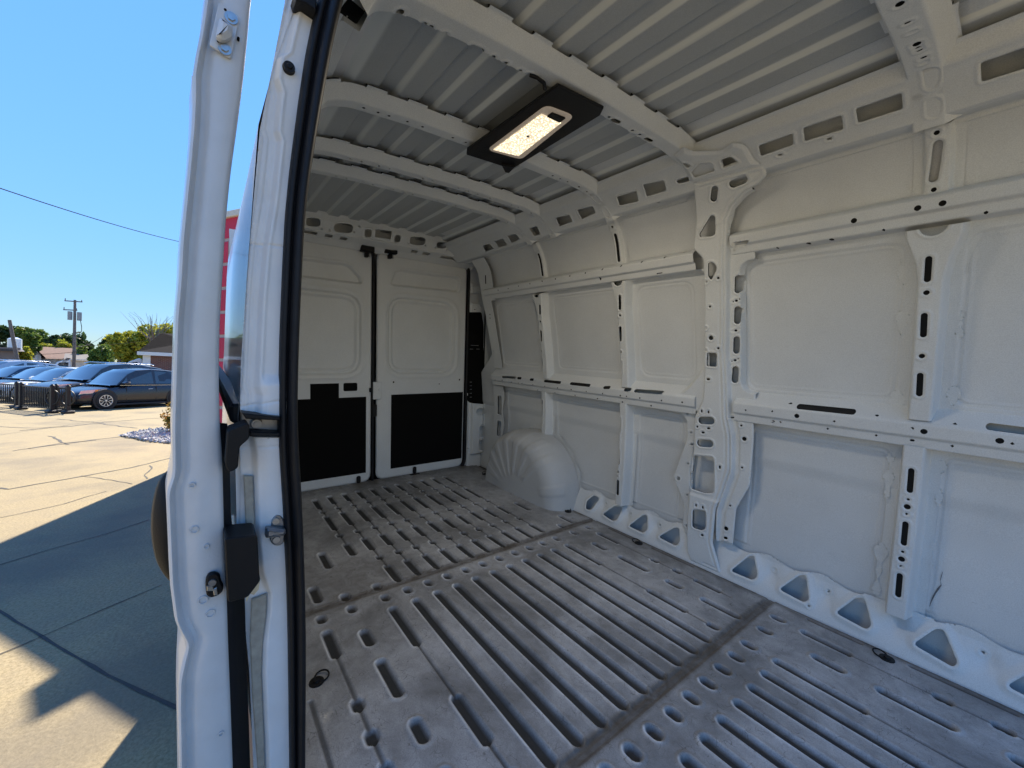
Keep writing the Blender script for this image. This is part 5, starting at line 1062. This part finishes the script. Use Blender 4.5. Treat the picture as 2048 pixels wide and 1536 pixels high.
m = mat('brown_brick', (.2, .08, .06), .85); t = m.node_tree; br = t.nodes.new("ShaderNodeTexBrick"); co = t.nodes.new("ShaderNodeTexCoord").outputs["Object"]; br.inputs["Color1"].default_value = (.20, .07, .05, 1); br.inputs["Color2"].default_value = (.13, .05, .04, 1); br.inputs["Mortar"].default_value = (.25, .2, .17, 1); br.inputs["Scale"].default_value = 1; br.inputs["Brick Width"].default_value = .25; br.inputs["Row Height"].default_value = .09; br.inputs["Mortar Size"].default_value = .01
sw = t.nodes.new("ShaderNodeSeparateXYZ"); cx_ = t.nodes.new("ShaderNodeCombineXYZ"); t.links.new(co, sw.inputs[0]); t.links.new(sw.outputs[0], cx_.inputs[0]); t.links.new(sw.outputs[2], cx_.inputs[1]); t.links.new(cx_.outputs[0], br.inputs[0]); t.links.new(br.outputs[0], t.nodes["Principled BSDF"].inputs["Base Color"]); M['brick'] = m
def win(wl, x0, x1, z0, z1, split=1):
    f = MB(); f.box((x0-.12, -.09, z0-.12), (x1+.12, -.01, z1+.12)); f = f.build('window', M['trim'], wl)
    for i in range(split): w = (x1-x0)/split; q = MB(); q.box((x0+w*i+.05, -.10, z0), (x0+w*(i+1)-.05, -.092, z1)); q.build('pane', M['glass'], f)
def brick_extra(wl, Ln, ze, zr):
    q = MB(); q.box((-.35, -.35, ze-.28), (Ln+.35, -.02, ze-.02)); q.build('fascia', M['trim'], wl); q = MB(); q.box((Ln-.4, -.05, 0), (Ln+.05, -.005, ze-.28)); q.build('corner_trim', M['trim'], wl)
    win(wl, Ln-3.1, Ln-2.3, ze-2.0, ze-.9); win(wl, Ln-6.6, Ln-5.0, ze-2.6, ze-.85, 2)
house('brick_house', 287, 470, 703, 655, 42, 10, M['brick'], M['darkroof'], 'brown brick house with a dark hipped roof and white windows', hip=True, extra=brick_extra)
def flat_extra(wl, Ln, ze, zr): q = MB(); q.box((-.1, -.1, ze), (Ln+.1, .2, ze+.15)); q.build('parapet', M['tan'], wl)
a = at(-90, 728, 46)
house('flat_roofed_building', -90, 36, 697, 694, 46, 8, M['tan'], M['greyroof'], 'low plain tan building at the left edge of the photo', extra=flat_extra)
b = MB(); a = at(4, 697, 46); o = empty('roof_tank', (a[0]+1.2, a[1]+.3, a[2]), 0, 'white round tank on the roof of the tan building', 'tank'); mb = MB(); mb.cyl((0, 0, 0), (0, 0, .75), .36, .36, 20); mb.cyl((0, 0, .75), (0, 0, .88), .36, .12, 20); mb.build('shell', M['white'], o, 30)
def gab_extra(wl, Ln, ze, zr): win(wl, Ln*.42, Ln*.6, ze-.2, ze+.9)
house('gabled_house', 55, 82, 712, 697, 60, 7, M['cream'], M['brownroof'], 'cream gabled house end with a small window beside the brown roof', gable_front=True, extra=gab_extra)
house('low_house', 80, 150, 716, 695, 61, 8, M['cream'], M['brownroof'], 'low house with a wide brown shingle roof behind the long white van')
house('garage', 137, 182, 719, 708, 56, 7, M['cream'], M['greyroof'], 'small garage with a grey roof right of the utility pole')
# ---- trees
def leafmat(name, c0_, c1_, var=1.):
    m = mat(name, c0_, .6, spec=.3); t = m.node_tree; b = t.nodes["Principled BSDF"]; at_ = t.nodes.new("ShaderNodeAttribute"); at_.attribute_name = 'tone'
    t.links.new(mixc(t, at_.outputs["Fac"], c0_, c1_), b.inputs["Base Color"])
    tr = t.nodes.new("ShaderNodeBsdfTranslucent"); t.links.new(mixc(t, at_.outputs["Fac"], c0_, c1_), tr.inputs[0]); mx = t.nodes.new("ShaderNodeMixShader"); mx.inputs[0].default_value = .35
    t.links.new(b.outputs[0], mx.inputs[1]); t.links.new(tr.outputs[0], mx.inputs[2]); t.links.new(mx.outputs[0], t.nodes["Material Output"].inputs[0]); return m
def foliage(name, cen, rad, n, size, m, parent, seed, nclump=26):
    r = np.random.default_rng(seed); cen = np.array(cen, float); rad = np.array(rad, float)
    d = r.normal(size=(nclump, 3)); d[:, 2] = np.abs(d[:, 2])*np.sign(r.random(nclump)-.35); d /= np.linalg.norm(d, axis=1)[:, None]; cl = cen+d*rad*(r.uniform(.35, .88, (nclump, 1))); cr_ = r.uniform(.22, .42, nclump)*rad.mean(); ct = r.random(nclump)
    k = r.integers(0, nclump, n); d = r.normal(size=(n, 3)); d /= np.linalg.norm(d, axis=1)[:, None]; P = cl[k]+d*(cr_[k]*r.uniform(.5, 1.08, n)**.6)[:, None]
    a = r.normal(size=(n, 3)); a /= np.linalg.norm(a, axis=1)[:, None]; b = np.cross(a, r.normal(size=(n, 3))); b /= np.linalg.norm(b, axis=1)[:, None]; s = size*r.uniform(.5, 1.3, (n, 1))
    Q = np.stack([P-a*s, P-b*s*.6, P+a*s, P+b*s*.6], 1).reshape(-1, 3)
    me = bpy.data.meshes.new(name); me.vertices.add(4*n); me.vertices.foreach_set('co', Q.ravel().astype(np.float32)); me.loops.add(4*n); me.loops.foreach_set('vertex_index', np.arange(4*n, dtype=np.int32)); me.polygons.add(n)
    me.polygons.foreach_set('loop_start', (np.arange(n)*4).astype(np.int32)); me.polygons.foreach_set('loop_total', np.full(n, 4, np.int32)); me.update(calc_edges=True)
    at_ = me.attributes.new('tone', 'FLOAT', 'POINT'); at_.data.foreach_set('value', np.repeat(np.clip(ct[k]*.6+r.random(n)*.5, 0, 1), 4).astype(np.float32)); me.materials.append(m)
    o = bpy.data.objects.new(name, me); C.objects.link(o); o.parent = parent; return o
LM = {'dark': leafmat('dark_leaves', (.018, .04, .012), (.05, .09, .025)), 'mid': leafmat('green_leaves', (.055, .11, .02), (.16, .22, .04)), 'lime': leafmat('yellow_green_leaves', (.20, .25, .025), (.48, .44, .05)), 'autumn': leafmat('autumn_leaves', (.14, .16, .03), (.42, .22, .05))}
def tree(u, vtop, dist, wpx, kind, label, seed, n=2600, low=.25, group=None, squash=1.):
    p = at(u, vtop, dist); hgt = p[2]; w = np.hypot(*(at(u+wpx/2, vtop, dist)-at(u-wpx/2, vtop, dist))[:2])/2
    r = empty('tree', (p[0], p[1], 0), 0, label, 'tree', group); z0 = hgt*low; rad = (w*.95, w*.95, (hgt-z0)/2*1.0)
    foliage('crown', (0, 0, (z0+hgt)/2), rad, n, .011*dist**.5*hgt**.55*.9, LM[kind], r, seed)
    mb = MB(); mb.cyl((0, 0, 0), (0, 0, hgt*.6), .03*hgt, .012*hgt, 8)
    rg = random.Random(seed)
    for i in range(5): a = rg.uniform(0, 6.28); mb.cyl((0, 0, hgt*rg.uniform(.25, .5)), (w*.6*math.cos(a), w*.6*math.sin(a), hgt*rg.uniform(.6, .85)), .012*hgt, .004*hgt, 6)
    mb.build('trunk', M['wood'], r, 60); return r, w, hgt
tg = 'trees beyond the lot'
tree(-40, 640, 66, 90, 'dark', 'tall dark green tree beyond the tan building, cut by the left edge', 1, group=tg); tree(18, 648, 62, 75, 'dark', 'dark green tree behind the leaning pole', 2, group=tg); tree(52, 646, 60, 60, 'mid', 'green tree rising left of the gabled house', 3, group=tg)
tree(50, 690, 50, 26, 'lime', 'small lime green tree below the tall trees, beside the gabled house', 4, 1200, group=tg)
tree(86, 657, 84, 55, 'mid', 'distant green tree behind the brown roof', 5, group=tg); tree(118, 662, 80, 66, 'dark', 'dark flat topped tree just left of the utility pole', 6, group=tg); tree(160, 667, 82, 60, 'dark', 'dark tree right of the utility pole', 7, group=tg)
tree(100, 682, 66, 45, 'lime', 'bright yellow green bush-like tree behind the low house', 8, 1600, group=tg); tree(132, 680, 66, 45, 'lime', 'yellow green tree behind the utility pole', 9, 1600, group=tg); tree(165, 692, 60, 44, 'mid', 'green tree above the garage roof', 10, 1600, group=tg)
tree(202, 676, 40, 58, 'mid', 'small round leafy tree in front of the white vans', 11, 2600, .15, group=tg)
tree(216, 661, 74, 30, 'dark', 'thin dark conifer-like tree poking above the lime trees', 12, 1200, group=tg)
for i, (u, v, w_, kd_) in enumerate(((240, 664, 60, 'lime'), (272, 656, 66, 'lime'), (304, 646, 70, 'lime'), (338, 640, 80, 'lime'), (380, 650, 80, 'mid'), (258, 684, 50, 'mid'))):
    tree(u, v, 62+i, w_, kd_, ['yellow green tree right of the round tree', 'broad yellow green tree left of the bare branches', 'sunlit yellow green tree below the bare branches', 'yellow green tree against the brick house roof', 'green tree hidden mostly by the van door', 'darker green bush under the yellow trees'][i], 20+i, group=tg)
# bare branches
p = at(308, 655, 58); br_ = empty('bare_tree', (p[0], p[1], 0), 0, 'leafless grey tree whose branches stand above the yellow green trees', 'tree'); mb = MB(); rg = random.Random(5)
ztop = at(308, 628, 58)[2]
mb.cyl((0, 0, 0), (0, 0, ztop*.55), .2, .12, 8)
for i in range(26):
    a = rg.uniform(0, 6.28); z0 = ztop*rg.uniform(.45, .6); L_b = rg.uniform(.5, 1); q = [(0, 0, z0)]
    for s in range(4): l = q[-1]; q.append((l[0]+.62*math.cos(a)*L_b+rg.uniform(-.25, .25), l[1]+.62*math.sin(a)*L_b+rg.uniform(-.25, .25), min(ztop*rg.uniform(.97, 1.03), l[2]+(ztop-z0)/4*rg.uniform(.7, 1.3))))
    mb.tube(q, [.05, .035, .022, .014, .007], 5)
mb.build('trunk', M['wood'], br_, 60)
# ---- shrub and gravel bed by the lot edge
sp = gp(346, 866); sh = empty('shrub', (sp[0], sp[1], 0), 0, 'low shrub with yellow green and orange leaves at the edge of the gravel bed', 'shrub')
hs = at(345, 800, math.hypot(sp[0], sp[1]))[2]
foliage('leaves', (0, 0, hs*.5), (.36, .36, hs*.45), 900, .035, LM['autumn'], sh, 77, 16); foliage('leaves', (.05, .05, hs*.4), (.3, .3, hs*.4), 600, .035, LM['mid'], sh, 78, 12)
mb = MB(); rg = random.Random(3)
for i in range(7): mb.cyl((0, 0, 0), (rg.uniform(-.25, .25), rg.uniform(-.25, .25), hs*.7), .012, .005, 5)
mb.build('stem', M['wood'], sh, 60)
gpl = np.array([gp(*p)[:2] for p in ((240, 873), (300, 862), (345, 858), (420, 855), (420, 892), (345, 888), (300, 884))]); mb = MB(); rg = np.random.default_rng(9); cnt_ = 0
lo, hi = gpl.min(0), gpl.max(0)
while cnt_ < 1800:
    q = rg.uniform(lo, hi)
    if sdp(gpl, np.array([[q[0]]]), np.array([[q[1]]]))[0, 0] < 0: continue
    s = rg.uniform(.02, .05); o3 = rg.normal(0, .25, (6, 3))*s; c3_ = np.array([q[0], q[1], s*.5+rg.uniform(0, .03)])
    v = c3_+np.array([(s, 0, 0), (0, s, 0), (-s, 0, 0), (0, -s, 0), (0, 0, s*.7), (0, 0, -s*.7)])+o3; mb.add(v, [(0, 1, 4), (1, 2, 4), (2, 3, 4), (3, 0, 4), (1, 0, 5), (2, 1, 5), (3, 2, 5), (0, 3, 5)]); cnt_ += 1
M['stone'] = mat('grey_gravel', (.42, .42, .43), .8, noise=.4, nscale=25)
tag(mb.build('gravel_bed', M['stone']), 'grey gravel spread beside the shrub', kind='stuff')
